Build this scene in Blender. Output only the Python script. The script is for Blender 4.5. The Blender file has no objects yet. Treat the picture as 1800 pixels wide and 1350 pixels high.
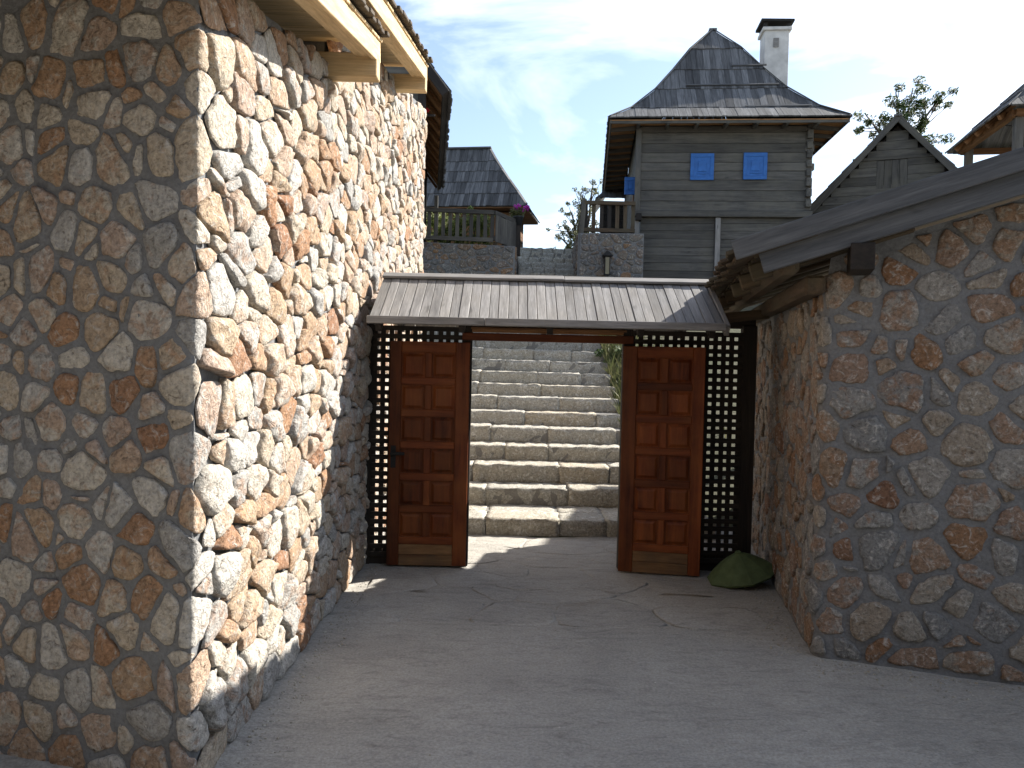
import bpy, bmesh, math, random
from mathutils import Matrix, Vector, noise as mnoise
random.seed(7)
R = math.radians
C = bpy.context.scene.collection
scene = bpy.context.scene

# ------------------------------------------------------------------ camera
EYE = 1.85
cam_d = bpy.data.cameras.new('camera'); cam = bpy.data.objects.new('camera', cam_d); C.objects.link(cam)
cam_d.sensor_width = 36; cam_d.lens = 28; cam_d.clip_start = 0.05; cam_d.clip_end = 2000
cam.matrix_world = Matrix.Translation((0, 0, EYE)) @ Matrix.Rotation(R(88.6), 4, 'X') @ Matrix.Rotation(R(1.3), 4, 'Z')
scene.camera = cam

# ------------------------------------------------------------------ sky, sun, exposure
SUN = Vector((1.2, 0.72, 1.02)).normalized()
SUN_EL = math.asin(SUN.z); SUN_AZ = math.atan2(SUN.x, SUN.y)
world = bpy.data.worlds.new('World'); scene.world = world; world.use_nodes = True
wt = world.node_tree; wt.nodes.clear()
def wn(t, **k):
    n = wt.nodes.new(t)
    for a, b in k.items(): setattr(n, a, b)
    return n
w_out = wn('ShaderNodeOutputWorld'); w_bg = wn('ShaderNodeBackground'); w_sky = wn('ShaderNodeTexSky')
w_sky.sky_type = 'NISHITA'; w_sky.sun_disc = False; w_sky.sun_elevation = SUN_EL; w_sky.sun_rotation = SUN_AZ
w_sky.air_density = 1.0; w_sky.dust_density = 1.4; w_sky.ozone_density = 1.0; w_sky.altitude = 900
w_bg.inputs['Strength'].default_value = 0.09
w_tc = wn('ShaderNodeTexCoord'); w_map = wn('ShaderNodeMapping'); w_map.inputs['Scale'].default_value = (1.0, 1.0, 2.6); w_map.inputs['Location'].default_value = (5.0, 5.0, 0.5)
w_n = wn('ShaderNodeTexNoise'); w_n.inputs['Scale'].default_value = 2.3; w_n.inputs['Detail'].default_value = 7; w_n.inputs['Roughness'].default_value = 0.55
w_n.inputs['Distortion'].default_value = 0.6
w_r = wn('ShaderNodeValToRGB'); w_r.color_ramp.elements[0].position = 0.52; w_r.color_ramp.elements[1].position = 0.79
w_r.color_ramp.elements[0].color = (0.05, 0.05, 0.05, 1); w_r.color_ramp.elements[1].color = (0.9, 0.9, 0.9, 1)
w_mx = wn('ShaderNodeMix', data_type='RGBA'); w_mx.inputs[7].default_value = (10.0, 10.3, 10.6, 1)
wl = wt.links.new
wl(w_tc.outputs['Generated'], w_map.inputs['Vector']); wl(w_map.outputs['Vector'], w_n.inputs['Vector'])
wl(w_n.outputs['Fac'], w_r.inputs['Fac']); wl(w_r.outputs['Color'], w_mx.inputs[0])
wl(w_sky.outputs['Color'], w_mx.inputs[6]); wl(w_mx.outputs[2], w_bg.inputs['Color']); wl(w_bg.outputs['Background'], w_out.inputs['Surface'])
sun_d = bpy.data.lights.new('sun', 'SUN'); sun_d.energy = 5.0; sun_d.angle = R(0.53); sun_d.color = (1.0, 0.95, 0.87)
sun = bpy.data.objects.new('sun', sun_d); C.objects.link(sun)
sun.matrix_world = Matrix.Translation((20, 10, 25)) @ SUN.to_track_quat('Z', 'Y').to_matrix().to_4x4()
scene.view_settings.view_transform = 'Standard'; scene.view_settings.look = 'None'
scene.view_settings.exposure = 1.4; scene.view_settings.gamma = 1.0
scene.cycles.use_denoising = True; scene.cycles.max_bounces = 5; scene.cycles.diffuse_bounces = 3; scene.cycles.glossy_bounces = 2

# ------------------------------------------------------------------ materials
def newmat(name):
    m = bpy.data.materials.new(name); m.use_nodes = True
    nt = m.node_tree; nt.nodes.clear()
    out = nt.nodes.new('ShaderNodeOutputMaterial'); b = nt.nodes.new('ShaderNodeBsdfPrincipled')
    nt.links.new(b.outputs['BSDF'], out.inputs['Surface'])
    b.inputs['Roughness'].default_value = 0.85; b.inputs['Specular IOR Level'].default_value = 0.3
    return m, nt, b
class G:
    """tiny node-graph helper"""
    def __init__(s, nt): s.nt = nt
    def n(s, t, **k):
        x = s.nt.nodes.new(t)
        for a, b in k.items(): setattr(x, a, b)
        return x
    def put(s, sock, v):
        if hasattr(v, 'links') or isinstance(v, bpy.types.NodeSocket): s.nt.links.new(v, sock)
        elif isinstance(v, tuple) and len(v) == 3 and sock.type == 'RGBA': sock.default_value = (*v, 1)
        else: sock.default_value = v
    def math(s, op, a, b=0.0, clamp=False):
        x = s.n('ShaderNodeMath', operation=op, use_clamp=clamp); s.put(x.inputs[0], a); s.put(x.inputs[1], b); return x.outputs[0]
    def vmath(s, op, a, b):
        x = s.n('ShaderNodeVectorMath', operation=op); s.put(x.inputs[0], a); s.put(x.inputs[1], b); return x.outputs[0]
    def noise(s, vec, scale, detail=4, rough=0.55, dist=0.0):
        x = s.n('ShaderNodeTexNoise'); s.put(x.inputs['Vector'], vec); x.inputs['Scale'].default_value = scale
        x.inputs['Detail'].default_value = detail; x.inputs['Roughness'].default_value = rough; x.inputs['Distortion'].default_value = dist
        return x.outputs['Fac']
    def voro(s, vec, scale, feat='DISTANCE_TO_EDGE'):
        x = s.n('ShaderNodeTexVoronoi', feature=feat); s.put(x.inputs['Vector'], vec); x.inputs['Scale'].default_value = scale
        return x.outputs['Distance']
    def ramp(s, fac, stops, interp='LINEAR'):
        x = s.n('ShaderNodeValToRGB'); s.put(x.inputs[0], fac); cr = x.color_ramp; cr.interpolation = interp
        while len(cr.elements) < len(stops): cr.elements.new(0.5)
        for e, (p, c) in zip(cr.elements, stops):
            e.position = p; e.color = (*c, 1) if isinstance(c, tuple) else (c, c, c, 1)
        return x.outputs[0]
    def mix(s, f, a, b, mode='MIX'):
        x = s.n('ShaderNodeMix', data_type='RGBA', blend_type=mode); s.put(x.inputs[0], f); s.put(x.inputs[6], a); s.put(x.inputs[7], b); return x.outputs[2]
    def bump(s, h, strength, dist, prev=None):
        x = s.n('ShaderNodeBump'); x.inputs['Strength'].default_value = strength; x.inputs['Distance'].default_value = dist
        s.put(x.inputs['Height'], h)
        if prev is not None: s.put(x.inputs['Normal'], prev)
        return x.outputs[0]

def stone_material(name, stops, rust, rust_amt, gain=1.0, bump=0.8):
    m, nt, b = newmat(name); g = G(nt)
    pos = g.n('ShaderNodeNewGeometry').outputs['Position']
    tone = g.n('ShaderNodeAttribute', attribute_name='tone').outputs['Fac']
    off = g.math('MULTIPLY', tone, 53.0)
    cmb = g.n('ShaderNodeCombineXYZ')
    for i in range(3): g.put(cmb.inputs[i], off)
    vec = g.vmath('ADD', pos, cmb.outputs[0])
    n1 = g.noise(vec, 9, 4, 0.65, 0.9); n2 = g.noise(vec, 48, 4, 0.75); n3 = g.noise(vec, 18, 5, 0.7, 1.2)
    base = g.ramp(tone, stops)
    spread = g.math('MULTIPLY', g.math('FRACT', g.math('MULTIPLY', tone, 7.13)), 0.34)
    f = g.ramp(g.math('ADD', n1, g.math('SUBTRACT', spread, 0.18)), [(0.47, 0.0), (0.60, rust_amt)])
    col = g.mix(f, base, rust)
    col = g.mix(g.ramp(n3, [(0.53, 0.0), (0.64, 0.65)]), col, (0.62, 0.59, 0.54))
    col = g.mix(g.ramp(n3, [(0.30, 0.85), (0.41, 0.0)]), col, (0.13, 0.095, 0.07))
    col = g.mix(1.0, col, g.ramp(n2, [(0.3, 0.52), (0.5, 1.0), (0.72, 1.35)]), 'MULTIPLY')
    if gain != 1.0: col = g.mix(1.0, col, (gain, gain, gain), 'MULTIPLY')
    g.put(b.inputs['Base Color'], col); b.inputs['Roughness'].default_value = 0.95; b.inputs['Specular IOR Level'].default_value = 0.15
    h = g.math('ADD', g.math('MULTIPLY', n3, 0.9), g.math('MULTIPLY', n2, 0.4))
    g.put(b.inputs['Normal'], g.bump(h, bump, 0.035))
    return m

def mortar_material(name, c0, c1):
    m, nt, b = newmat(name); g = G(nt); pos = g.n('ShaderNodeNewGeometry').outputs['Position']
    n1 = g.noise(pos, 3.0, 6, 0.6); n2 = g.noise(pos, 55, 6, 0.7); n3 = g.noise(pos, 14, 5, 0.6)
    col = g.mix(n1, c0, c1)
    col = g.mix(1.0, col, g.ramp(n2, [(0.3, 0.75), (0.7, 1.2)]), 'MULTIPLY')
    g.put(b.inputs['Base Color'], col); b.inputs['Roughness'].default_value = 0.95
    g.put(b.inputs['Normal'], g.bump(g.math('ADD', n3, g.math('MULTIPLY', n2, 0.4)), 0.7, 0.03))
    return m

def wood_material(name, dark, light, rough=0.8, vary=0.35, gscale=1.0, spec=0.25, knots=0.6, weather=None, bump=0.4):
    """grain runs along the local X axis of each board"""
    m, nt, b = newmat(name); g = G(nt)
    obj = g.n('ShaderNodeTexCoord').outputs['Object']; rnd = g.n('ShaderNodeObjectInfo').outputs['Random']
    cmb = g.n('ShaderNodeCombineXYZ'); 
    for i in range(3): g.put(cmb.inputs[i], g.math('MULTIPLY', rnd, 31.0 + 17 * i))
    v0 = g.vmath('ADD', obj, cmb.outputs[0])
    mp = g.n('ShaderNodeMapping'); g.put(mp.inputs['Vector'], v0); mp.inputs['Scale'].default_value = (1.6 * gscale, 22 * gscale, 22 * gscale)
    v = mp.outputs[0]
    n1 = g.noise(v, 1.0, 7, 0.65, 0.5); n2 = g.noise(v, 4.0, 5, 0.7); n3 = g.noise(v0, 2.2, 4, 0.6)
    kn = g.noise(g.vmath('MULTIPLY', v0, (3.0, 9.0, 9.0)), 1.0, 2, 0.5)
    col = g.mix(g.ramp(n1, [(0.3, 0.0), (0.68, 1.0)]), dark, light)
    col = g.mix(1.0, col, g.ramp(n2, [(0.3, 0.72), (0.7, 1.18)]), 'MULTIPLY')
    col = g.mix(g.math('MULTIPLY', g.ramp(kn, [(0.68, 0.0), (0.76, 1.0)]), knots), col, tuple(c * 0.35 for c in dark))
    if weather is not None:
        col = g.mix(g.math('MULTIPLY', g.ramp(n3, [(0.42, 0.0), (0.66, 1.0)]), weather[1]), col, weather[0])
    val = g.math('ADD', 1.0 - vary * 0.5, g.math('MULTIPLY', g.math('FRACT', g.math('MULTIPLY', rnd, 13.7)), vary))
    hs = g.n('ShaderNodeHueSaturation'); g.put(hs.inputs['Value'], val); g.put(hs.inputs['Color'], col)
    g.put(b.inputs['Base Color'], hs.outputs[0])
    b.inputs['Roughness'].default_value = rough; b.inputs['Specular IOR Level'].default_value = spec
    g.put(b.inputs['Normal'], g.bump(g.math('ADD', n1, g.math('MULTIPLY', n2, 0.5)), bump, 0.006))
    return m

def plain_material(name, col, rough=0.7, nscale=8, amt=0.3, bump=0.2, spec=0.3):
    m, nt, b = newmat(name); g = G(nt); obj = g.n('ShaderNodeTexCoord').outputs['Object']
    n1 = g.noise(obj, nscale, 6, 0.6); n2 = g.noise(obj, nscale * 9, 4, 0.6)
    c = g.mix(1.0, col, g.ramp(n1, [(0.3, 1 - amt), (0.7, 1 + amt)]), 'MULTIPLY')
    g.put(b.inputs['Base Color'], c); b.inputs['Roughness'].default_value = rough; b.inputs['Specular IOR Level'].default_value = spec
    g.put(b.inputs['Normal'], g.bump(n2, bump, 0.004))
    return m

def leaf_material(name, c0, c1, trans=0.3):
    m, nt, b = newmat(name); g = G(nt)
    tone = g.n('ShaderNodeAttribute', attribute_name='tone').outputs['Fac']
    col = g.mix(tone, c0, c1); g.put(b.inputs['Base Color'], col); b.inputs['Roughness'].default_value = 0.6
    tr = g.n('ShaderNodeBsdfTranslucent'); g.put(tr.inputs['Color'], col)
    mx = g.n('ShaderNodeMixShader'); mx.inputs[0].default_value = trans
    out = [n for n in nt.nodes if n.type == 'OUTPUT_MATERIAL'][0]
    nt.links.new(b.outputs[0], mx.inputs[1]); nt.links.new(tr.outputs[0], mx.inputs[2]); nt.links.new(mx.outputs[0], out.inputs['Surface'])
    return m

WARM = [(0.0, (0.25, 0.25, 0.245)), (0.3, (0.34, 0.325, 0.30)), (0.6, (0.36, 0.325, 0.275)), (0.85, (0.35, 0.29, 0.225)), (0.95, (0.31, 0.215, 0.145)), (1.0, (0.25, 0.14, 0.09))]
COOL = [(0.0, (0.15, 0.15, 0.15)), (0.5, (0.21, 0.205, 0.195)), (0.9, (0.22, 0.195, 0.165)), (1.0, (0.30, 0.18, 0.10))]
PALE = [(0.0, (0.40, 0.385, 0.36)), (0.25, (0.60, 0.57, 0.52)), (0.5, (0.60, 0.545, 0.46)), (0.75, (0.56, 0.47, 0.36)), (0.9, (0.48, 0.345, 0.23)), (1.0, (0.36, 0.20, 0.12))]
STEP = [(0.0, (0.31, 0.295, 0.255)), (0.5, (0.33, 0.31, 0.265)), (0.9, (0.34, 0.315, 0.26)), (1.0, (0.35, 0.30, 0.225))]
M = {}
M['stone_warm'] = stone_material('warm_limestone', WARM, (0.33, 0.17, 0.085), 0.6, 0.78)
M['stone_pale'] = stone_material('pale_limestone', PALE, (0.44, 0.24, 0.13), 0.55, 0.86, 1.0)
M['stone_cool'] = stone_material('grey_fieldstone', COOL, (0.28, 0.17, 0.10), 0.4, 0.75)
M['stone_step'] = stone_material('step_limestone', STEP, (0.33, 0.28, 0.20), 0.3, 1.1, 0.6)
M['mortar'] = mortar_material('grey_mortar', (0.148, 0.152, 0.157), (0.205, 0.207, 0.208))
M['mortar_pale'] = mortar_material('pale_mortar', (0.17, 0.16, 0.145), (0.25, 0.235, 0.21))
M['wood_grey'] = wood_material('weathered_grey_wood', (0.15, 0.145, 0.14), (0.29, 0.28, 0.27), weather=((0.2, 0.18, 0.15), 0.35))
M['wood_log'] = wood_material('weathered_log_wood', (0.048, 0.046, 0.043), (0.118, 0.113, 0.104), gscale=0.6, weather=((0.125, 0.117, 0.095), 0.5), vary=0.45)
M['wood_barge'] = wood_material('slate_grey_board_wood', (0.06, 0.065, 0.072), (0.13, 0.134, 0.14), gscale=0.7, vary=0.2)
M['shingle'] = wood_material('weathered_shingle_wood', (0.045, 0.046, 0.048), (0.14, 0.14, 0.142), vary=0.9, gscale=0.7)
M['wood_dark'] = wood_material('dark_stained_wood', (0.012, 0.010, 0.009), (0.035, 0.027, 0.021), rough=0.6, vary=0.4)
M['wood_rough'] = wood_material('dark_rough_sawn_wood', (0.035, 0.026, 0.018), (0.10, 0.068, 0.042), gscale=0.5, weather=((0.085, 0.078, 0.052), 0.6), bump=0.9)
M['wood_brown'] = wood_material('warm_brown_wood', (0.09, 0.042, 0.018), (0.21, 0.11, 0.05), gscale=0.8, vary=0.6)
M['wood_red'] = wood_material('red_brown_varnished_wood', (0.05, 0.011, 0.004), (0.185, 0.046, 0.012), rough=0.5, vary=0.7, spec=0.22, gscale=0.6, knots=0.3, weather=((0.25, 0.085, 0.022), 0.4), bump=0.2)
M['wood_bare'] = wood_material('worn_varnish_wood', (0.12, 0.05, 0.02), (0.25, 0.14, 0.06), rough=0.65, vary=0.2, weather=((0.09, 0.06, 0.035), 0.7))
M['wood_orange'] = wood_material('orange_brown_soffit_wood', (0.20, 0.095, 0.04), (0.42, 0.235, 0.11), gscale=0.8, vary=0.4)
M['pine'] = wood_material('fresh_pine', (0.46, 0.32, 0.16), (0.66, 0.50, 0.29), gscale=0.6, vary=0.15, knots=0.4, bump=0.15)
M['blue'] = plain_material('blue_paint', (0.03, 0.125, 0.38), 0.55, 5, 0.25, 0.2)
M['plaster'] = plain_material('rough_white_plaster', (0.50, 0.49, 0.47), 0.95, 3, 0.22, 0.9)
M['metal_dark'] = plain_material('dark_metal', (0.022, 0.021, 0.02), 0.75, 6, 0.3, 0.2, 0.2)
M['green'] = plain_material('faded_green_paint', (0.085, 0.115, 0.05), 0.75, 9, 0.3, 0.5, 0.2)
M['glass'] = plain_material('lantern_glass', (0.20, 0.17, 0.10), 0.2, 4, 0.1, 0.05, 0.5)
M['pot'] = plain_material('dark_plastic', (0.02, 0.022, 0.025), 0.5)
M['bark'] = wood_material('bark', (0.05, 0.04, 0.03), (0.12, 0.10, 0.08), gscale=0.5)
M['leaf'] = leaf_material('green_leaves', (0.035, 0.065, 0.018), (0.12, 0.16, 0.05))
M['leaf_dry'] = leaf_material('thin_olive_leaves', (0.06, 0.075, 0.025), (0.17, 0.17, 0.07), 0.35)
M['leaf_bush'] = leaf_material('bright_hedge_leaves', (0.08, 0.12, 0.03), (0.34, 0.38, 0.11), 0.4)
M['petal'] = leaf_material('magenta_petals', (0.35, 0.02, 0.30), (0.60, 0.08, 0.50), 0.3)
M['petal_red'] = leaf_material('red_petals', (0.45, 0.01, 0.02), (0.65, 0.03, 0.04), 0.3)
M['weeds'] = leaf_material('dry_weeds', (0.045, 0.065, 0.018), (0.19, 0.18, 0.085), 0.25)

def ground_mat(name, c0, c1, c2):
    m, nt, b = newmat(name); g = G(nt); pos = g.n('ShaderNodeNewGeometry').outputs['Position']
    tone = g.n('ShaderNodeAttribute', attribute_name='tone').outputs['Fac']
    n1 = g.noise(pos, 0.9, 6, 0.6, 0.5); n2 = g.noise(pos, 60, 5, 0.75); n3 = g.noise(g.vmath('MULTIPLY', pos, (1, 2.2, 1)), 5, 7, 0.7, 0.7)
    col = g.mix(g.ramp(n1, [(0.32, 0.0), (0.68, 1.0)]), c0, c1)
    col = g.mix(g.math('MULTIPLY', g.ramp(n3, [(0.28, 1.0), (0.44, 0.0)]), 0.55), col, c2)
    col = g.mix(1.0, col, g.ramp(n2, [(0.3, 0.68), (0.7, 1.22)]), 'MULTIPLY')
    n5 = g.noise(g.vmath('MULTIPLY', pos, (1.0, 3.0, 1.0)), 2.6, 6, 0.75, 1.5)
    col = g.mix(1.0, col, g.ramp(n5, [(0.30, 0.70), (0.48, 1.0), (0.7, 1.08)]), 'MULTIPLY')
    vv = g.math('ADD', 0.94, g.math('MULTIPLY', tone, 0.12))
    hs = g.n('ShaderNodeHueSaturation'); g.put(hs.inputs['Value'], vv); g.put(hs.inputs['Color'], col)
    g.put(b.inputs['Base Color'], hs.outputs[0]); b.inputs['Roughness'].default_value = 0.95
    n4 = g.noise(pos, 22, 6, 0.7)
    g.put(b.inputs['Normal'], g.bump(g.math('ADD', g.math('MULTIPLY', n3, 0.9), g.math('ADD', g.math('MULTIPLY', n2, 0.25), g.math('MULTIPLY', n4, 0.5))), 0.85, 0.025))
    return m
M['paving'] = ground_mat('dusty_paving', (0.335, 0.317, 0.285), (0.425, 0.402, 0.358), (0.22, 0.205, 0.183))
M['joint'] = ground_mat('dusty_joint', (0.325, 0.308, 0.275), (0.415, 0.392, 0.348), (0.215, 0.20, 0.178))
M['soil'] = ground_mat('dry_soil', (0.085, 0.075, 0.05), (0.06, 0.07, 0.034), (0.04, 0.035, 0.022))

# ------------------------------------------------------------------ object helpers
WM = {}
def register(o, parent, Mx):
    C.objects.link(o)
    if parent is not None:
        o.parent = parent; o.matrix_parent_inverse = WM[parent.name].inverted()
    o.matrix_basis = Mx; WM[o.name] = Mx.copy()
    return o
def tag(o, label, cat, group=None):
    o['label'] = label; o['category'] = cat
    if group: o['group'] = group
    return o
def thing(name, label, cat, loc, group=None):
    o = bpy.data.objects.new(name, None); o.empty_display_size = 0.2
    register(o, None, Matrix.Translation(Vector(loc)))
    return tag(o, label, cat, group)
def mesh_obj(name, verts, faces, mat, parent=None, Mx=None, smooth=False, tone=None, kind=None):
    me = bpy.data.meshes.new(name); me.from_pydata([tuple(v) for v in verts], [], faces); me.materials.append(M[mat])
    if smooth: me.shade_smooth()
    if tone is not None:
        a = me.attributes.new('tone', 'FLOAT', 'POINT')
        vals = tone if isinstance(tone, list) else [tone] * len(verts)
        a.data.foreach_set('value', vals)
    o = bpy.data.objects.new(name, me); register(o, parent, Mx if Mx is not None else Matrix.Identity(4))
    if kind: o['kind'] = kind
    return o
def frame(origin, x, z):
    x = Vector(x).normalized(); z = Vector(z); y = z.cross(x).normalized(); z = x.cross(y).normalized()
    m = Matrix((x, y, z)).transposed().to_4x4(); m.translation = Vector(origin); return m
# chamfered box topology
_BI = {}
for ix, sx in enumerate((-1, 1)):
    for iy, sy in enumerate((-1, 1)):
        for iz, sz in enumerate((-1, 1)):
            for a in range(3): _BI[(sx, sy, sz, a)] = len(_BI)
def _cverts(lx, ly, lz, c):
    h = (lx / 2, ly / 2, lz / 2); c = min(c, 0.45 * min(lx, ly, lz)); out = []
    for (sx, sy, sz, a) in _BI:
        out.append(tuple(s * (h[i] if i == a else h[i] - c) for i, s in enumerate((sx, sy, sz))))
    return out
def _ctopo():
    F = []
    for a in range(3):
        b, c = (a + 1) % 3, (a + 2) % 3
        for s in (-1, 1):
            q = []
            for sb, sc in ((-1, -1), (1, -1), (1, 1), (-1, 1)):
                k = [0, 0, 0]; k[a] = s; k[b] = sb; k[c] = sc; q.append(_BI[(*k, a)])
            F.append(q)
    for c in range(3):
        a, b = (c + 1) % 3, (c + 2) % 3
        for sa in (-1, 1):
            for sb in (-1, 1):
                q = []
                for sc, ax in ((-1, a), (-1, b), (1, b), (1, a)):
                    k = [0, 0, 0]; k[a] = sa; k[b] = sb; k[c] = sc; q.append(_BI[(*k, ax)])
                F.append(q)
    for sx in (-1, 1):
        for sy in (-1, 1):
            for sz in (-1, 1): F.append([_BI[(sx, sy, sz, a)] for a in range(3)])
    V = [Vector(v) for v in _cverts(2, 2, 2, 0.4)]; out = []
    for f in F:
        n = (V[f[1]] - V[f[0]]).cross(V[f[2]] - V[f[0]]); ctr = sum((V[i] for i in f), Vector())
        out.append(tuple(f) if n.dot(ctr) > 0 else tuple(reversed(f)))
    return out
_CF = _ctopo()
def plank(name, p0, p1, w, t, up, mat, parent, ch=0.004, kind=None):
    """board from p0 to p1, width w (sideways), thickness t (along up)"""
    p0, p1 = Vector(p0), Vector(p1); L = (p1 - p0).length
    return mesh_obj(name, _cverts(L, w, t, ch), _CF, mat, parent, frame((p0 + p1) / 2, p1 - p0, up), kind=kind)
def box(name, ctr, size, mat, parent, ch=0.004, rz=0.0, grain='x'):
    lx, ly, lz = size
    if grain == 'z': Mx = frame(ctr, (0, 0, 1), (math.cos(rz), math.sin(rz), 0)); size = (lz, ly, lx)
    else: Mx = Matrix.Translation(Vector(ctr)) @ Matrix.Rotation(rz, 4, 'Z')
    return mesh_obj(name, _cverts(*size, ch), _CF, mat, parent, Mx)
def prism_geo(poly, t):
    """poly: list of (x,y) ccw; thickness t along +z"""
    n = len(poly); v = [(x, y, 0) for x, y in poly] + [(x, y, t) for x, y in poly]
    f = [tuple(reversed(range(n))), tuple(range(n, 2 * n))] + [(i, (i + 1) % n, n + (i + 1) % n, n + i) for i in range(n)]
    return v, f
def clip(poly, nx, ny, d):
    """keep nx*x+ny*y<=d"""
    out = []
    for i in range(len(poly)):
        a, b = poly[i], poly[(i + 1) % len(poly)]; da = nx * a[0] + ny * a[1] - d; db = nx * b[0] + ny * b[1] - d
        if da <= 0: out.append(a)
        if (da < 0 < db) or (db < 0 < da):
            k = da / (da - db); out.append((a[0] + k * (b[0] - a[0]), a[1] + k * (b[1] - a[1])))
    return out
def area(p): return 0.5 * sum(p[i][0] * p[(i + 1) % len(p)][1] - p[(i + 1) % len(p)][0] * p[i][1] for i in range(len(p)))

# ------------------------------------------------------------------ stones
def cells(poly, cw, chh, rnd, wvar=0.35, jit=0.36):
    """irregular convex cells (weighted Voronoi) filling a polygon"""
    x0 = min(p[0] for p in poly); x1 = max(p[0] for p in poly); y0 = min(p[1] for p in poly); y1 = max(p[1] for p in poly)
    sp = [(p[0] / cw, p[1] / chh) for p in poly]; seeds = []
    y = y0 / chh - 0.5
    while y < y1 / chh + 1:
        x = x0 / cw - 1 + rnd.random()
        while x < x1 / cw + 1:
            seeds.append((x + rnd.uniform(-jit, jit) * 0.8, y + rnd.uniform(-jit, jit), rnd.uniform(-wvar, wvar)))
            x += rnd.uniform(0.5, 1.55)
        y += rnd.uniform(0.8, 1.15)
    def inside(x, y):
        m = 0.22
        return all((b[0] - a[0]) * (y - a[1]) - (b[1] - a[1]) * (x - a[0]) > m * math.hypot(b[0] - a[0], b[1] - a[1]) for a, b in zip(sp, sp[1:] + sp[:1]))
    seeds = [q for q in seeds if inside(q[0], q[1])]
    out = []
    for i, (sx, sy, sw) in enumerate(seeds):
        p = sp
        for j, (tx, ty, tw) in enumerate(seeds):
            if i == j: continue
            dx, dy = tx - sx, ty - sy; dd = dx * dx + dy * dy
            if dd > 9 or dd < 1e-9: continue
            # power bisector
            d = (tx * tx + ty * ty - sx * sx - sy * sy - (tw - sw) * 0.8) / 2
            p = clip(p, dx, dy, d)
            if len(p) < 3: break
        if len(p) >= 3:
            q = [(a * cw, b * chh) for a, b in p]
            if area(q) > 0.05 * cw * chh: out.append(q)
    return out
def inset(poly, gap, rnd):
    p = poly; n = len(poly)
    for i in range(n):
        a, b = poly[i], poly[(i + 1) % n]; ex, ey = b[0] - a[0], b[1] - a[1]; L = math.hypot(ex, ey)
        if L < 1e-6: continue
        nx, ny = ey / L, -ex / L
        p = clip(p, nx, ny, nx * a[0] + ny * a[1] - gap * rnd.uniform(0.55, 1.5))
        if len(p) < 3: return []
    return p
def outline(poly, N, rnd, rough=0.035, cuts=2):
    for _ in range(cuts):
        q = []
        for i in range(len(poly)):
            a, b = poly[i], poly[(i + 1) % len(poly)]; k = rnd.uniform(0.07, 0.24)
            q.append((a[0] + (b[0] - a[0]) * k, a[1] + (b[1] - a[1]) * k)); q.append((b[0] + (a[0] - b[0]) * k, b[1] + (a[1] - b[1]) * k))
        poly = q
    n = len(poly); L = [math.dist(poly[i], poly[(i + 1) % n]) for i in range(n)]; T = sum(L); out = []; i = 0; acc = 0
    cx = sum(p[0] for p in poly) / n; cy = sum(p[1] for p in poly) / n; ph = rnd.uniform(0, 100)
    for k in range(N):
        s = T * k / N
        while i < n - 1 and acc + L[i] < s: acc += L[i]; i += 1
        f = (s - acc) / max(L[i], 1e-9); a, b = poly[i], poly[(i + 1) % n]
        x, y = a[0] + (b[0] - a[0]) * f, a[1] + (b[1] - a[1]) * f
        r = 1 + rough * (2.2 * mnoise.noise((x * 14 + ph, y * 14, ph)) + rnd.uniform(-0.7, 0.7))
        out.append((cx + (x - cx) * r, cy + (y - cy) * r))
    return out, (cx, cy)
def stone_geo(poly, ctr, H, rnd, rings=((1.0, -0.5), (1.0, 0.3), (0.95, 0.78), (0.84, 0.97), (0.6, 1.03), (0.3, 1.04)), nz=0.3, tilt=0.25):
    """domed irregular stone over outline poly; local x,y in face plane, z outward, centred at ctr"""
    cx, cy = ctr; n = len(poly); V = []; F = []; ph = rnd.uniform(0, 500); tx = rnd.uniform(-tilt, tilt); ty = rnd.uniform(-tilt, tilt)
    rad = max(math.dist(p, ctr) for p in poly)
    fac = [(math.cos(t) * tilt * rnd.uniform(0.8, 2.2), math.sin(t) * tilt * rnd.uniform(0.8, 2.2), rnd.uniform(0.0, 0.5)) for t in (rnd.uniform(0, 6.28) for _ in range(4))]
    for k, (s, h) in enumerate(rings):
        for (x, y) in poly:
            lx, ly = (x - cx) * s, (y - cy) * s
            z = H * h
            if k >= 1:
                z += H * nz * 1.6 * mnoise.noise((lx * 11 + ph, ly * 11, ph * 0.3)) + H * nz * 0.8 * mnoise.noise((lx * 30 + ph, ly * 30, 3))
                z += H * (tx * lx + ty * ly) / rad * min(1, h) * 0.7
                z -= H * min(1, h) * max(0.0, max((a * lx + b * ly) / rad - c for a, b, c in fac))
                lx += 0.05 * rad * mnoise.noise((lx * 22, ly * 22 + ph, k)) ; ly += 0.05 * rad * mnoise.noise((lx * 22 + ph, ly * 22, k + 9))
            V.append((lx, ly, z))
    for k in range(len(rings) - 1):
        for i in range(n):
            a, b = k * n + i, k * n + (i + 1) % n
            F.append((a, b, b + n, a + n))
    V.append((0, 0, H * (1.05 + nz * mnoise.noise((ph, 0, 0))))); c = len(V) - 1; base = (len(rings) - 1) * n
    for i in range(n): F.append((base + i, base + (i + 1) % n, c))
    return V, F
def face_frame(origin, u):
    """face coords: x along u, y up, z outward (u x up)"""
    u = Vector(u).normalized(); up = Vector((0, 0, 1)); nrm = u.cross(up)
    m = Matrix((u, up, nrm)).transposed().to_4x4(); m.translation = Vector(origin); return m
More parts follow.
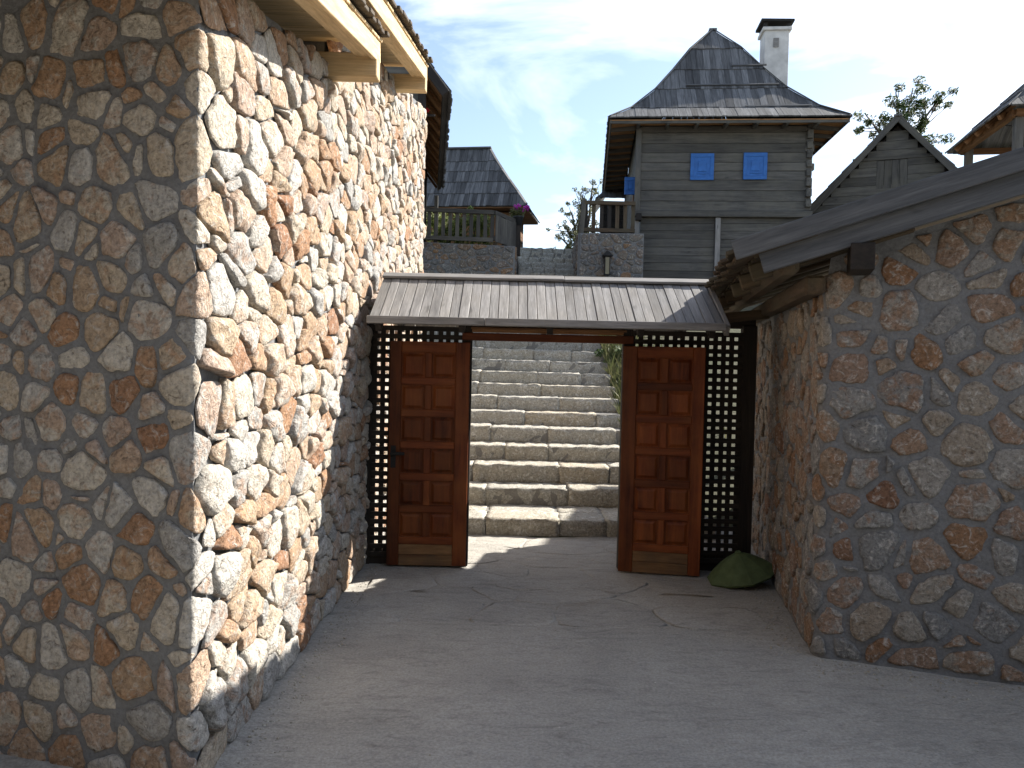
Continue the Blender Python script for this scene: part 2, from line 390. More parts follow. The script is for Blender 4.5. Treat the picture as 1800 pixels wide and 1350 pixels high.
def lay_stones(fr, poly, cw, chh, gap, H, seed, N=14, rough=0.035, hvar=0.5, tilt=0.25, nz=0.3, cuts=2, wvar=0.35, jit=0.36):
    rnd = random.Random(seed); res = []
    for q in cells(poly, cw, chh, rnd, wvar, jit):
        q = inset(q, gap, rnd)
        if len(q) < 3 or area(q) < 0.06 * cw * chh: continue
        o, c = outline(q, N, rnd, rough, cuts)
        V, F = stone_geo(o, c, H * rnd.uniform(1 - hvar, 1 + hvar), rnd, nz=nz, tilt=tilt)
        res.append((fr @ Matrix.Translation((c[0], c[1], 0)), V, F, rnd.random(), area(q)))
    return res
CAMPOS = Vector((0, 0, EYE))
def build_stones(stones, mat, parent, limit, name='stone', restname='small_stones'):
    def px(s):
        d = s[0].translation - CAMPOS
        n = s[5] if len(s) > 5 else s[0].to_3x3() @ Vector((0, 0, 1)); c = max(0.03, abs(n.dot(d.normalized())))
        vis = 1.0 if d.y > 0.5 and abs(d.x) < d.y * 0.72 and abs(d.z) < d.y * 0.6 else 0.05
        return -s[4] * c * vis / d.length_squared
    stones = sorted(stones, key=px)
    for Mx, V, F, tone, a in (q[:5] for q in stones[:limit]): mesh_obj(name, V, F, mat, parent, Mx, True, tone)
    if len(stones) > limit:
        AV, AF, T = [], [], []
        for Mx, V, F, tone, a in (q[:5] for q in stones[limit:]):
            b = len(AV); AV += [tuple(Mx @ Vector(v)) for v in V]; AF += [tuple(i + b for i in f) for f in F]; T += [tone] * len(V)
        mesh_obj(restname, AV, AF, mat, parent, None, True, T, 'stuff')
def bend(P, u1, u2, k=1.0, r=0.035):
    """unfolded wall coords -> world: x<0 runs along u1 up to corner P, x>0 on along u2 (stretched by k)"""
    P = Vector((P[0], P[1], 0)); u1 = Vector((u1[0], u1[1], 0)).normalized(); u2 = Vector((u2[0], u2[1], 0)).normalized(); up = Vector((0, 0, 1))
    n1, n2 = u1.cross(up), u2.cross(up)
    def W(x, y, z):
        f = min(1, max(0, 0.5 + x / (2 * r))); n = n1.lerp(n2, f).normalized()
        q = P + (u1 * x if x < 0 else u2 * (x * k))
        q = q - (n1 + n2) * (0.012 * max(0, 1 - abs(x) / (2 * r)))     # soften the arris
        return q + n * z + up * y
    return W
def lay_wrapped(W, x0, x1, z0, top, cw, chh, gap, H, seed, N=22, rough=0.05, hvar=0.5, tilt=0.3, nz=0.4, cuts=1, wvar=0.3, jit=0.36):
    rnd = random.Random(seed); res = []; zm = max(top(x0 + (x1 - x0) * i / 40) for i in range(41))
    for q in cells([(x0, z0), (x1, z0), (x1, zm), (x0, zm)], cw, chh, rnd, wvar, jit):
        cx = sum(p[0] for p in q) / len(q); cy = sum(p[1] for p in q) / len(q); t = top(cx)
        if cy > t: continue
        m = (top(cx + 0.05) - top(cx - 0.05)) / 0.1; m = max(-0.5, min(0.5, m))
        q = clip(q, -m, 1, t - m * cx)
        if len(q) < 3: continue
        q = inset(q, gap(cx) if callable(gap) else gap, rnd)
        if len(q) < 3 or area(q) < 0.05 * cw * chh: continue
        o, c = outline(q, N, rnd, rough, cuts); h = (H(cx) if callable(H) else H) * rnd.uniform(1 - hvar, 1 + hvar)
        V, F = stone_geo(o, c, h, rnd, nz=nz, tilt=tilt)
        O = W(c[0], c[1], 0); nrm = (W(c[0], c[1], 1) - O).normalized()
        V = [tuple(W(c[0] + x, c[1] + y, z) - O) for x, y, z in V]
        Mx = Matrix.Translation(O); res.append((Mx, V, F, rnd.random(), area(q), nrm))
    return res
def mortar_skin(W, x0, x1, z0, top, res, mat, parent, amp=0.011, base=-0.002, seed=0):
    nx = max(2, int((x1 - x0) / res)); zm = max(top(x0 + (x1 - x0) * i / 40) for i in range(41)); ny = max(2, int((zm - z0) / res)); V, F = [], []
    for i in range(nx + 1):
        x = x0 + (x1 - x0) * i / nx; t = top(x)
        for j in range(ny + 1):
            y = z0 + (t - z0) * j / ny
            z = (base(x) if callable(base) else base) + amp * (0.9 * mnoise.noise((x * 6 + seed, y * 6, 1)) + 0.7 * mnoise.noise((x * 17 + seed, y * 17, 7)))
            V.append(tuple(W(x, y, z)))
    for i in range(nx):
        for j in range(ny): a = i * (ny + 1) + j; F.append((a, a + ny + 1, a + ny + 2, a + 1))
    return mesh_obj('mortar_face', V, F, mat, parent, None, True)
def rock_block_geo(lx, ly, lz, rnd, amp=0.012, seg=(4, 3, 2), edge=0.1):
    """rough-hewn block centred at origin"""
    V, F, idx = [], [], {}
    nx, ny, nz_ = seg; ph = rnd.uniform(0, 900)
    def vid(i, j, k):
        if (i, j, k) in idx: return idx[(i, j, k)]
        x, y, z = (i / nx - 0.5), (j / ny - 0.5), (k / nz_ - 0.5)
        e = sum(1 for q, m in ((i, nx), (j, ny), (k, nz_)) if q in (0, m))
        r = 1 - edge * max(0, e - 1) * 0.35
        p = Vector((x * lx, y * ly, z * lz))
        if e >= 2:
            cut = edge * min(lx, ly, lz) * 0.35 * (e - 1)
            p = Vector(tuple(v - math.copysign(cut, v) if q in (0, m) else v for v, q, m in zip(p, (i, j, k), (nx, ny, nz_))))
        s = 9.0
        d = Vector((mnoise.noise(p * s + Vector((ph, 0, 0))), mnoise.noise(p * s + Vector((0, ph, 0))), mnoise.noise(p * s + Vector((0, 0, ph)))))
        d2 = Vector((mnoise.noise(p * 27 + Vector((ph, 5, 0))), mnoise.noise(p * 27 + Vector((5, ph, 0))), mnoise.noise(p * 27 + Vector((0, 5, ph)))))
        p = p + d * amp * 1.6 + d2 * amp * 0.9
        idx[(i, j, k)] = len(V); V.append(tuple(p)); return idx[(i, j, k)]
    for k, kz in ((0, 0), (nz_, 1)):
        for i in range(nx):
            for j in range(ny):
                q = (vid(i, j, k), vid(i + 1, j, k), vid(i + 1, j + 1, k), vid(i, j + 1, k)); F.append(q if kz else q[::-1])
    for j, s in ((0, 1), (ny, 0)):
        for i in range(nx):
            for k in range(nz_):
                q = (vid(i, j, k), vid(i + 1, j, k), vid(i + 1, j, k + 1), vid(i, j, k + 1)); F.append(q if s else q[::-1])
    for i, s in ((0, 0), (nx, 1)):
        for j in range(ny):
            for k in range(nz_):
                q = (vid(i, j, k), vid(i, j + 1, k), vid(i, j + 1, k + 1), vid(i, j, k + 1)); F.append(q if s else q[::-1])
    return V, F
def quoins(corner, u1, u2, z0, z1, w, hh, mat, parent, seed, proud=0.03):
    """corner stones; u1,u2 run from the corner along both faces"""
    rnd = random.Random(seed); u1 = Vector((*u1, 0)).normalized(); u2 = Vector((*u2, 0)).normalized(); z = z0; k = 0
    while z < z1:
        h = hh * rnd.uniform(0.7, 1.35); a = w * (rnd.uniform(0.7, 1.0) if k % 2 else rnd.uniform(0.95, 1.25)); b = w * (rnd.uniform(0.95, 1.25) if k % 2 else rnd.uniform(0.7, 1.0))
        V, F = rock_block_geo(1, 1, h - 0.028, rnd, 0.0, (4, 4, 3), 0.0)
        ph = rnd.uniform(0, 99); P = []
        pr = proud * rnd.uniform(0.3, 1.2)
        for x, y, zz in V:
            s, t = x + 0.5, y + 0.5
            e = sum((abs(x) > 0.49, abs(y) > 0.49, abs(zz) > (h - 0.028) * 0.49)) - 1
            r = max(0, e) * 0.010
            p = u1 * (s * (a + pr) - pr) + u2 * (t * (b + pr) - pr)
            c = u1 * (a - pr) * 0.5 + u2 * (b - pr) * 0.5
            p += (c - p).normalized() * r * 1.3; zz -= math.copysign(r, zz)
            q = Vector((p.x, p.y, zz)); n3 = Vector((mnoise.noise(q * 9 + Vector((ph, 0, 0))), mnoise.noise(q * 9 + Vector((0, ph, 0))), mnoise.noise(q * 9 + Vector((0, 0, ph)))))
            P.append(tuple(q + n3 * 0.016))
        # orientation: flip if u1 x u2 points down
        FF = F if u1.cross(u2).z > 0 else [f[::-1] for f in F]
        mesh_obj('corner_stone', P, FF, mat, parent, Matrix.Translation((corner[0], corner[1], z + h / 2)), True, rnd.random() * 0.7)
        z += h; k += 1

# ------------------------------------------------------------------ shingled roof face
def shingle_face(L, Rr, mat, parent, bw, thick=0.025, seed=0, lap=0.05, as_parts=True, name='shingle', rag=0.02, lift=0.035):
    """L, Rr: matching lists of 3D points, bottom to top, of the face's left and right edges (seen from outside)"""
    rnd = random.Random(seed); AV, AF = [], []
    for i in range(len(L) - 1):
        l0, r0, l1, r1 = (Vector(p) for p in (L[i], Rr[i], L[i + 1], Rr[i + 1]))
        ux = (r0 - l0).normalized(); mid0 = (l0 + r0) / 2; mid1 = (l1 + r1) / 2
        up = mid1 - mid0; up = up - ux * up.dot(ux); h = up.length; up.normalize(); nrm = ux.cross(up)
        W0 = (r0 - l0).length; a1 = (l1 - l0).dot(ux); b1 = (r1 - l0).dot(ux)
        x = 0
        while x < W0 - 0.005:
            w = min(bw * rnd.uniform(0.7, 1.3), W0 - x)
            if W0 - x - w < bw * 0.35: w = W0 - x
            drop = rnd.uniform(0, rag)
            p = [(x + 0.003, -lap * 0.4 - drop), (x + w - 0.003, -lap * 0.4 - drop), (x + w - 0.003, h + lap), (x + 0.003, h + lap)]
            p = clip(p, -h, a1, 0.0)                       # left of the left edge is cut
            if len(p) >= 3: p = clip(p, h, -(b1 - W0), h * W0)
            if len(p) >= 3 and abs(area(p)) > 1e-4:
                cx = sum(q[0] for q in p) / len(p); cy = sum(q[1] for q in p) / len(p)
                v, f = prism_geo([(q[1] - cy, -(q[0] - cx)) for q in p], thick)
                # local x = up the slope, local y = -ux, local z = outward; lower end lifted
                v = [(a, b, c + lift * max(0.0, 0.5 - (a + cy) / h) * 0.9 + rnd.uniform(0, 0.002)) for a, b, c in v]
                m3 = Matrix((up, -ux, nrm)).transposed().to_4x4(); m3.translation = l0 + ux * cx + up * cy + nrm * rnd.uniform(0, 0.006)
                if as_parts: mesh_obj(name, v, f, mat, parent, m3)
                else:
                    b = len(AV); AV += [tuple(m3 @ Vector(q)) for q in v]; AF += [tuple(k + b for k in ff) for ff in f]
            x += w
    if not as_parts and AV: mesh_obj(name, AV, AF, mat, parent, kind='stuff')
def slab(name, pts, t, mat, parent):
    """flat polygon pts (3D, ccw from above) thickened downwards by t"""
    n = len(pts); P = [Vector(p) for p in pts]; nr = (P[1] - P[0]).cross(P[2] - P[0]).normalized()
    V = [tuple(p - nr * t) for p in P] + [tuple(p) for p in P]
    F = [tuple(reversed(range(n))), tuple(range(n, 2 * n))] + [(i, (i + 1) % n, n + (i + 1) % n, n + i) for i in range(n)]
    return mesh_obj(name, V, F, mat, parent)

# ================================================================== SETTING
def stair_profile():
    tops = [0.173, 0.374, 0.585, 0.775, 0.975, 1.165, 1.357, 1.540, 1.728, 1.925, 2.125]
    ys = [8.6, 9.5] + [10.0 + 0.52 * i for i in range(9)]
    while len(tops) < 26:
        ys.append(ys[-1] + 0.52); tops.append(tops[-1] + 0.196)
    return ys, tops
SY, SZ = stair_profile()
def terrain(x, y):
    st = 0.0
    if y > 8.6:
        for a, b in zip(SY, SZ):
            if y >= a: st = b
        st -= 0.35
    if y < 8.45: return -0.03
    if -1.605 < x < 1.725 and y < 22.2: return min(max(-0.03, st), 4.6)
    if x >= 1.72:
        z = max(-0.03, min((y - 9.3) * 0.41 + 0.05, 4.75)) + 0.06 * mnoise.noise((x * 1.7, y * 1.7, 0))
        if x > 2.93: return min(z, 3.3) if y < 25 else 4.85
        return z if y < 18.3 else 4.82
    if y < 18.3: return 0.0
    return 4.45 if y < 24 else 4.9
def grid_mesh(name, xs, ys, fn, mat, dx=0.0):
    V = [(x, y, fn(x, y)) for y in ys for x in xs]; n = len(xs)
    F = [(j * n + i, j * n + i + 1, (j + 1) * n + i + 1, (j + 1) * n + i) for j in range(len(ys) - 1) for i in range(n - 1)]
    o = mesh_obj(name, V, F, mat, None, None, True, 0.5); o['kind'] = 'structure'; return o
xs = [-90, -40, -20, -12, -8, -5, -3, -1.61, -1.6, 1.72, 1.73, 2.0, 2.3, 2.7, 2.92, 2.94, 3.2, 4, 5, 6.5, 8, 10, 12, 16, 24, 40, 90]
ys = [8.44] + [8.6 + 0.26 * i for i in range(60)] + [24.5, 26, 30, 40, 60, 120]
grid_mesh('hillside', xs, ys, terrain, 'soil')
gx = [-150, -60, -20, -8] + [-5 + 0.1 * i for i in range(100)] + [6, 8, 20, 60, 150]
gy = [-150, -60, -20, -8, -3] + [-2 + 0.1 * i for i in range(110)] + [9.2]
def ground_z(x, y):
    z = 0.012 * mnoise.noise((x * 1.3, y * 1.3, 5)) + 0.006 * mnoise.noise((x * 3.1, y * 3.1, 2)) + 0.004 * mnoise.noise((x * 9, y * 9, 4)) if -5 < x < 5 and 0 < y < 9 else 0
    if x < -1.15 and 1.8 < y < 5:                      # trodden dust banked against the left wall
        d = (y - 3.30) * math.cos(R(15)) + (x + 1.31) * math.sin(R(15))
        k = max(0, 1 - max(0, -d) / 0.42); z += 0.05 * k * k * min(1, (-1.15 - x) / 0.45) * (1 + 0.2 * mnoise.noise((x * 4, y * 4, 1)))
    return z
ground = grid_mesh('ground', gx, gy, ground_z, 'joint')
# flagstones, faint and dusty
rnd = random.Random(3)
for q in cells([(-1.15, 5.6), (1.9, 5.6), (1.9, 8.5), (-1.15, 8.5)], 0.55, 0.42, rnd, 0.4, 0.42):
    q = inset(q, 0.005, rnd)
    if len(q) < 3 or area(q) < 0.03: continue
    o, c = outline(q, 18, rnd, 0.018, 1)
    V, F = stone_geo(o, c, 0.004, rnd, rings=((1.0, -1.2), (1.0, 0.0), (0.985, 0.75), (0.93, 1.0), (0.5, 1.05)), nz=0.25, tilt=0.1)
    if any(x + c[0] > 1.95 + max(0, (y + c[1] - 5.0)) * 0.17 and y + c[1] > 4.75 - (x + c[0] - 2) * 0.35 for x, y, z in V): continue
    mesh_obj('flagstone', V, F, 'paving', ground, Matrix.Translation((c[0], c[1], -0.0018 + ground_z(c[0], c[1]))), True, rnd.random())

def wall_core(name, fr, poly, t, mat, parent):
    v, f = prism_geo(poly, t); v = [(x, y, z - t) for x, y, z in v]
    return mesh_obj(name, v, f, mat, parent, fr)

# unseen timber wall added behind the viewpoint to darken the shaded stone faces
shade_wall = bpy.data.objects.new('added_shade_wall', None); register(shade_wall, None, Matrix.Translation((0, -5, 0))); shade_wall['kind'] = 'structure'
for i in range(36):
    x = -7.0 + 0.4 * i; plank('wall_board', (x, -4 + 0.012 * (i % 3), -0.02), (x, -4 + 0.012 * (i % 3), 6.4 + 0.05 * (i % 4)), 0.05, 0.385, (1, 0, 0), 'wood_rough', shade_wall)
for i in range(22):
    y = -3.8 + 0.4 * i; plank('wall_board', (-6.5 + 0.012 * (i % 3), y, -0.02), (-6.5 + 0.012 * (i % 3), y, 6.0 + 0.05 * (i % 4)), 0.05, 0.385, (0, 1, 0), 'wood_rough', shade_wall)

# ================================================================== LEFT STONE BUILDING
A = Vector((-1.31, 3.30, 0)); B = A + 2.3 * Vector((-math.cos(R(15)), math.sin(R(15)), 0))
left = thing('stone_building', 'tall rubble stone building with sunlit side wall and fresh pine roof overhang, left', 'building', (-3, 7, 0))
def wtop(y): return 3.46 + 0.204 * (y - 3.3) if y < 5.6 else 4.28 + 0.2 * (y - 5.6)
fr_lit = face_frame(A, (0, 1, 0)); L_end = 8.0
poly_lit = [(0, -0.1), (L_end, -0.1), (L_end, wtop(11.3)), (2.301, wtop(5.601)), (2.3, wtop(5.59)), (0, wtop(3.3))]
u_l = (A - B).normalized()
inn = Vector((-0.05, 0.05, 0))
wall_core('wall_core', face_frame(A + Vector((-0.05, 0, 0)), (0, 1, 0)), [(max(x, 0.22), y - 0.02) for x, y in poly_lit], 0.2, 'mortar', left)
wall_core('wall_core', face_frame(B + Vector((-0.012, 0.05, 0)), u_l), [(0, -0.1), (2.2, -0.1), (2.2, 3.42), (0, 3.42)], 0.3, 'mortar', left)
KL = 1.7
WL = bend(A, u_l, (0, 1), KL)
def ltop(x): return 3.44 if x < 0 else wtop(3.3 + x * KL)
mortar_skin(WL, -2.3, 8.0 / KL, -0.05, ltop, 0.028, 'mortar', left, 0.008, lambda x: -0.001 if x < 0 else -0.020, 3)
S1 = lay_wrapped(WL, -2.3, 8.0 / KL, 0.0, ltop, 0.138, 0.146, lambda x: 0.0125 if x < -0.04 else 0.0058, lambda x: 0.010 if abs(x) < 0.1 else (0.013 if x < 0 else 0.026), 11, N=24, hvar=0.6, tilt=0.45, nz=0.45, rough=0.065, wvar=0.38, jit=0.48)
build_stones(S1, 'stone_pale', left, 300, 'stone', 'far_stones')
# wall return at the far end and building body
wall_core('mortar_wall', face_frame((-1.32, 11.29, 0), (-1, 0, 0)), [(0, -0.1), (4, -0.1), (4, 5.3), (0, 5.3)], 0.3, 'mortar_pale', left)
# roof overhang in fresh pine
def overhang(y0, y1, zs, slope, xo, seed):
    rnd = random.Random(seed)
    def z(y): return zs + slope * (y - y0)
    plank('barge_board', (xo, y0, z(y0) + 0.03), (xo, y1, z(y1) + 0.03), 0.035, 0.15, (0, 0, 1), 'pine', left)
    plank('fly_rafter', (xo - 0.075, y0, z(y0) + 0.02), (xo - 0.075, y1 - 0.01, z(y1) + 0.02), 0.10, 0.10, (0, 0, 1), 'pine', left)
    y = y0
    while y < y1 - 0.05:
        w = min(0.14, y1 - y)
        plank('soffit_board', (-1.6, y + w / 2, z(y + w / 2) + 0.105), (xo + 0.03, y + w / 2, z(y + w / 2) + 0.105), w - 0.006, 0.022, (0, -slope, 1), 'pine', left)
        y += w
    for yy in (y1 - 0.075,):
        plank('lookout_beam', (-1.5, yy, z(yy) - 0.06 - 0.03), (xo + 0.018, yy, z(yy) - 0.06 - 0.03), 0.13, 0.16, (0, 0, 1), 'pine', left, 0.006)
    # shingles over the soffit, ragged edge
    y = y0
    while y < y1 - 0.04:
        w = rnd.uniform(0.10, 0.17); w = min(w, y1 - y)
        e = xo + 0.06 + rnd.uniform(-0.015, 0.03)
        plank('roof_shingle', (-2.6, y + w / 2, z(y + w / 2) + 0.13), (e, y + w / 2, z(y + w / 2) + 0.14 + rnd.uniform(0, 0.012)), w - 0.006, 0.028, (0, -slope, 1), 'wood_rough', left)
        y += w
overhang(2.6, 5.60, 3.36, 0.204, -0.985, 1)
overhang(4.6, 8.47, 4.09, 0.2, -0.985, 2)
slab('roof_deck', [(-6, 2.6, 3.48), (-2.5, 2.6, 3.48), (-2.5, 8.45, 4.97), (-6, 8.45, 4.97)], 0.1, 'wood_rough', left)

# ================================================================== RIGHT STONE BUILDING
right = thing('stone_building', 'low rubble stone building with grey barge boards on its sloping roof, right', 'building', (3.5, 6, 0))
Cn = Vector((1.985, 5.10, 0)); UR = Vector((0.945, -0.326, 0)).normalized(); VR = Vector((0.176, 0.984, 0)).normalized()
SL = 0.3046
tip = Vector((1.352, 5.009, 2.649))                      # top of barge board, lower end
def barge(t): return Vector((tip.x + UR.x * t, tip.y + UR.y * t, tip.z + SL * t))
fr_rf = face_frame(Cn, UR); FL = 4.4
def rtop(s): return barge(s + 0.55).z - 0.24
poly_rf = [(0, -0.1), (FL, -0.1), (FL, rtop(FL)), (0, rtop(0))]
wall_core('wall_core', face_frame(Cn - Vector((-0.02, -0.05, 0)), UR), [(0.05, -0.1), (FL, -0.1), (FL, rtop(FL) - 0.02), (0.05, rtop(0) - 0.02)], 0.3, 'mortar', right)
far = Cn + VR * 4.6
wall_core('wall_core', face_frame(far + Vector((0.05, 0, 0)), -VR), [(0, -0.1), (4.53, -0.1), (4.53, 2.36), (0, 2.36)], 0.3, 'mortar', right)
WR = bend(Cn, -VR, UR, 1.0)
def rt2(x): return 2.38 if x < 0 else rtop(x)
mortar_skin(WR, -4.6, FL, -0.05, rt2, 0.03, 'mortar', right, 0.010, 0.0, 8)
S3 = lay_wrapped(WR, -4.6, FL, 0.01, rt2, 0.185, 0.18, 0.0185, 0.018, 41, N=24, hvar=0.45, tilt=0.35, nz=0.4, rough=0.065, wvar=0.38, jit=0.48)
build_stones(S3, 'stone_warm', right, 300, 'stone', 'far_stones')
# barge boards: upper roof edge board and lower fascia board in two lengths
nb = Vector((-0.326, -0.945, 0)).normalized()
upR = (UR + Vector((0, 0, SL))).normalized(); upn = Vector((-SL * UR.x, -SL * UR.y, 1)).normalized()
plank('barge_board', barge(0) - upn * 0.062 + nb * 0.02, barge(4.0) - upn * 0.062 + nb * 0.02, 0.05, 0.124, (0, 0, 1), 'wood_barge', right)
plank('barge_board', barge(0.13) - upn * 0.185 - nb * 0.02, barge(1.55) - upn * 0.185 - nb * 0.02, 0.045, 0.125, (0, 0, 1), 'wood_barge', right)
plank('barge_board', barge(1.553) - upn * 0.185 - nb * 0.02, barge(4.0) - upn * 0.185 - nb * 0.02, 0.045, 0.122, (0, 0, 1), 'wood_barge', right)
# purlin end under the boards
pe = barge(0.76) - Vector((0, 0, 0.34))
plank('purlin', pe + nb * 0.02, pe - nb * 0.5, 0.135, 0.16, (0, 0, 1), 'wood_dark', right)
# wall plate along the eave, rough log and rafter ends
wp = Cn - UR * 0.06 + Vector((0, 0, 2.40))
plank('wall_plate', wp + nb * 0.06, wp + VR * 4.4, 0.13, 0.12, (0, 0, 1), 'wood_rough', right, 0.02)
for k in range(7):
    o = tip + VR * (0.32 + 0.62 * k) - upn * 0.203
    e = o + upR * 1.1
    plank('rafter', o - upR * -0.10, e, 0.10, 0.11, upn, 'wood_rough', right, 0.012)
# hand-split shingles along the eave, ragged
rnd = random.Random(5)
y = -0.03
while y < 4.4:
    w = rnd.uniform(0.07, 0.13); o = tip + VR * (y + w / 2) - upn * (0.055 + rnd.uniform(0, 0.015))
    plank('eave_shingle', o - upR * rnd.uniform(-0.01, 0.06), o + upR * 1.0, w - 0.004, 0.03, upn, 'wood_rough', right, 0.006)
    o2 = tip + VR * (y + w / 2) - upn * (0.10 + rnd.uniform(0, 0.015))
    plank('eave_shingle', o2 - upR * rnd.uniform(-0.05, 0.03), o2 + upR * 0.5, w - 0.004, 0.025, upn, 'wood_rough', right, 0.006)
    y += w
for k in range(4):      # upper courses, seen only from above
    a0 = 1.0 + 0.75 * k; w = 4.42
    p = [barge(a0 - 0.06), barge(a0 + 0.75), barge(a0 + 0.75) + VR * w, barge(a0 - 0.06) + VR * w]
    slab('roof_course', [q - upn * (0.015 + 0.004 * (k % 2)) for q in p], 0.06, 'wood_rough', right)
y = 0.02
while y < 4.38:                                          # boards closing the eave from below
    w = min(0.16, 4.4 - y); o = tip + VR * (y + w / 2) - upn * 0.135
    plank('soffit_board', o + upR * 0.12, o + upR * 1.05, w - 0.004, 0.018, upn, 'wood_rough', right, 0.003); y += w
plank('eave_beam', tip - upn * 0.24 + upR * 0.30 + VR * 0.05, tip - upn * 0.24 + upR * 0.30 + VR * 4.3, 0.13, 0.12, (0, 0, 1), 'wood_rough', right, 0.03)

# ================================================================== GATE
gate = thing('timber_gate', 'roofed timber gate with open red-brown double doors and black lattice side panels', 'gate', (0.4, 7.2, 0))
GY = 7.22
# posts
for x, w in ((-1.30, 0.07), (-0.415, 0.09), (1.045, 0.09), (2.15, 0.13)):
    plank('post', (x, GY + 0.05, 0), (x, GY + 0.05, 2.25), 0.09, w, (1, 0, 0), 'wood_dark', gate, 0.006)
def lattice(x0, x1, z0, z1, pitch, bw):
    n = int(round((x1 - x0) / pitch))
    for i in range(n + 1):
        x = x0 + (x1 - x0) * i / n + random.uniform(-0.003, 0.003)
        plank('upright_lath', (x, GY + 0.016, z0), (x + random.uniform(-0.005, 0.005), GY + 0.016, z1), 0.015, bw, (1, 0, 0), 'wood_dark', gate, 0.002)
    m = int(round((z1 - z0) / pitch))
    for j in range(m + 1):
        z = z0 + (z1 - z0) * j / m + random.uniform(-0.003, 0.003)
        plank('cross_lath', (x0 - bw / 2, GY, z), (x1 + bw / 2, GY, z + random.uniform(-0.004, 0.004)), 0.015, bw, (0, 0, 1), 'wood_dark', gate, 0.002)
    plank('kick_board', (x0 - 0.03, GY + 0.034, 0.075), (x1 + 0.03, GY + 0.034, 0.075), 0.02, 0.15, (0, 0, 1), 'wood_dark', gate)
lattice(-1.245, -0.44, 0.10, 2.16, 0.0725, 0.043)
lattice(1.09, 2.065, 0.10, 2.16, 0.0725, 0.043)
# head beams and the orange-brown board seen under the eave
plank('head_beam', (-0.46, GY + 0.02, 2.095), (1.09, GY + 0.02, 2.095), 0.08, 0.07, (0, 0, 1), 'wood_red', gate)
plank('head_beam', (-1.27, GY + 0.09, 2.27), (2.21, GY + 0.09, 2.27), 0.10, 0.09, (0, 0, 1), 'wood_dark', gate)
plank('soffit_board', (-0.37, GY - 0.12, 2.172), (1.0, GY - 0.12, 2.172), 0.20, 0.02, (0, -0.1, 1), 'wood_brown', gate)
plank('fascia_panel', (-0.37, GY - 0.005, 2.20), (1.0, GY - 0.005, 2.20), 0.02, 0.13, (0, 0, 1), 'wood_orange', gate)
# roof boards
EY, EZ, RY, RZ = 6.46, 2.185, 7.21, 2.605
sl = Vector((0, RY - EY, RZ - EZ)); sn = Vector((0, -(RZ - EZ), RY - EY)).normalized()
rnd = random.Random(9); x = -1.175; X1 = 1.715
while x < X1 - 0.02:
    w = min(rnd.uniform(0.074, 0.09), X1 - x); xe = x + w / 2; k = rnd.uniform(0, 0.006)
    plank('roof_board', Vector((xe, EY, EZ)) + sn * k, Vector((xe, RY - 0.005, RZ)) + sn * k, w - 0.004, 0.022, sn, 'wood_grey', gate, 0.003)
    x += w
x = -1.17
while x < X1 - 0.02:
    w = min(0.2, X1 - x)
    plank('roof_board', (x + w / 2, RY + 0.012, RZ - 0.003), (x + w / 2, RY + 0.70, RZ - 0.39), w - 0.004, 0.022, (0, RZ - EZ, RY - EY), 'wood_grey', gate, 0.003); x += w
for xx in (-1.1, -0.42, 0.3, 1.04, 1.62):
    plank('rafter', (xx, EY + 0.03, EZ - 0.055), (xx, RY, RZ - 0.065), 0.05, 0.075, sn, 'wood_dark', gate)
    plank('rafter', (xx, RY + 0.02, RZ - 0.065), (xx, RY + 0.66, RZ - 0.43), 0.05, 0.075, (0, 0.5, 1), 'wood_dark', gate)
for a, b in ((-1.185, -0.232), (-0.229, 1.72)):
    plank('fascia_board', (a, EY - 0.012, EZ + 0.004), (b, EY - 0.012, EZ + 0.004), 0.034, 0.062, (0, 0.12, 1), 'wood_grey', gate)
for a, b in ((-1.18, 0.447), (0.450, 1.79)):
    plank('ridge_board', (a, RY - 0.03, RZ + 0.022), (b, RY - 0.03, RZ + 0.026), 0.105, 0.024, (0, -0.45, 1), 'wood_grey', gate)
    plank('ridge_board', (a, RY + 0.062, RZ + 0.014), (b, RY + 0.062, RZ + 0.018), 0.10, 0.024, (0, 0.5, 1), 'wood_grey', gate)
# side board closing the roof against the right building
plank('end_rafter', (1.745, EY + 0.04, EZ - 0.02), (1.745, RY, RZ - 0.01), 0.04, 0.10, sn, 'wood_grey', gate)
plank('head_beam', (1.78, GY + 0.0, 2.30), (2.30, GY + 0.0, 2.36), 0.08, 0.09, (0, 0, 1), 'wood_rough', gate)

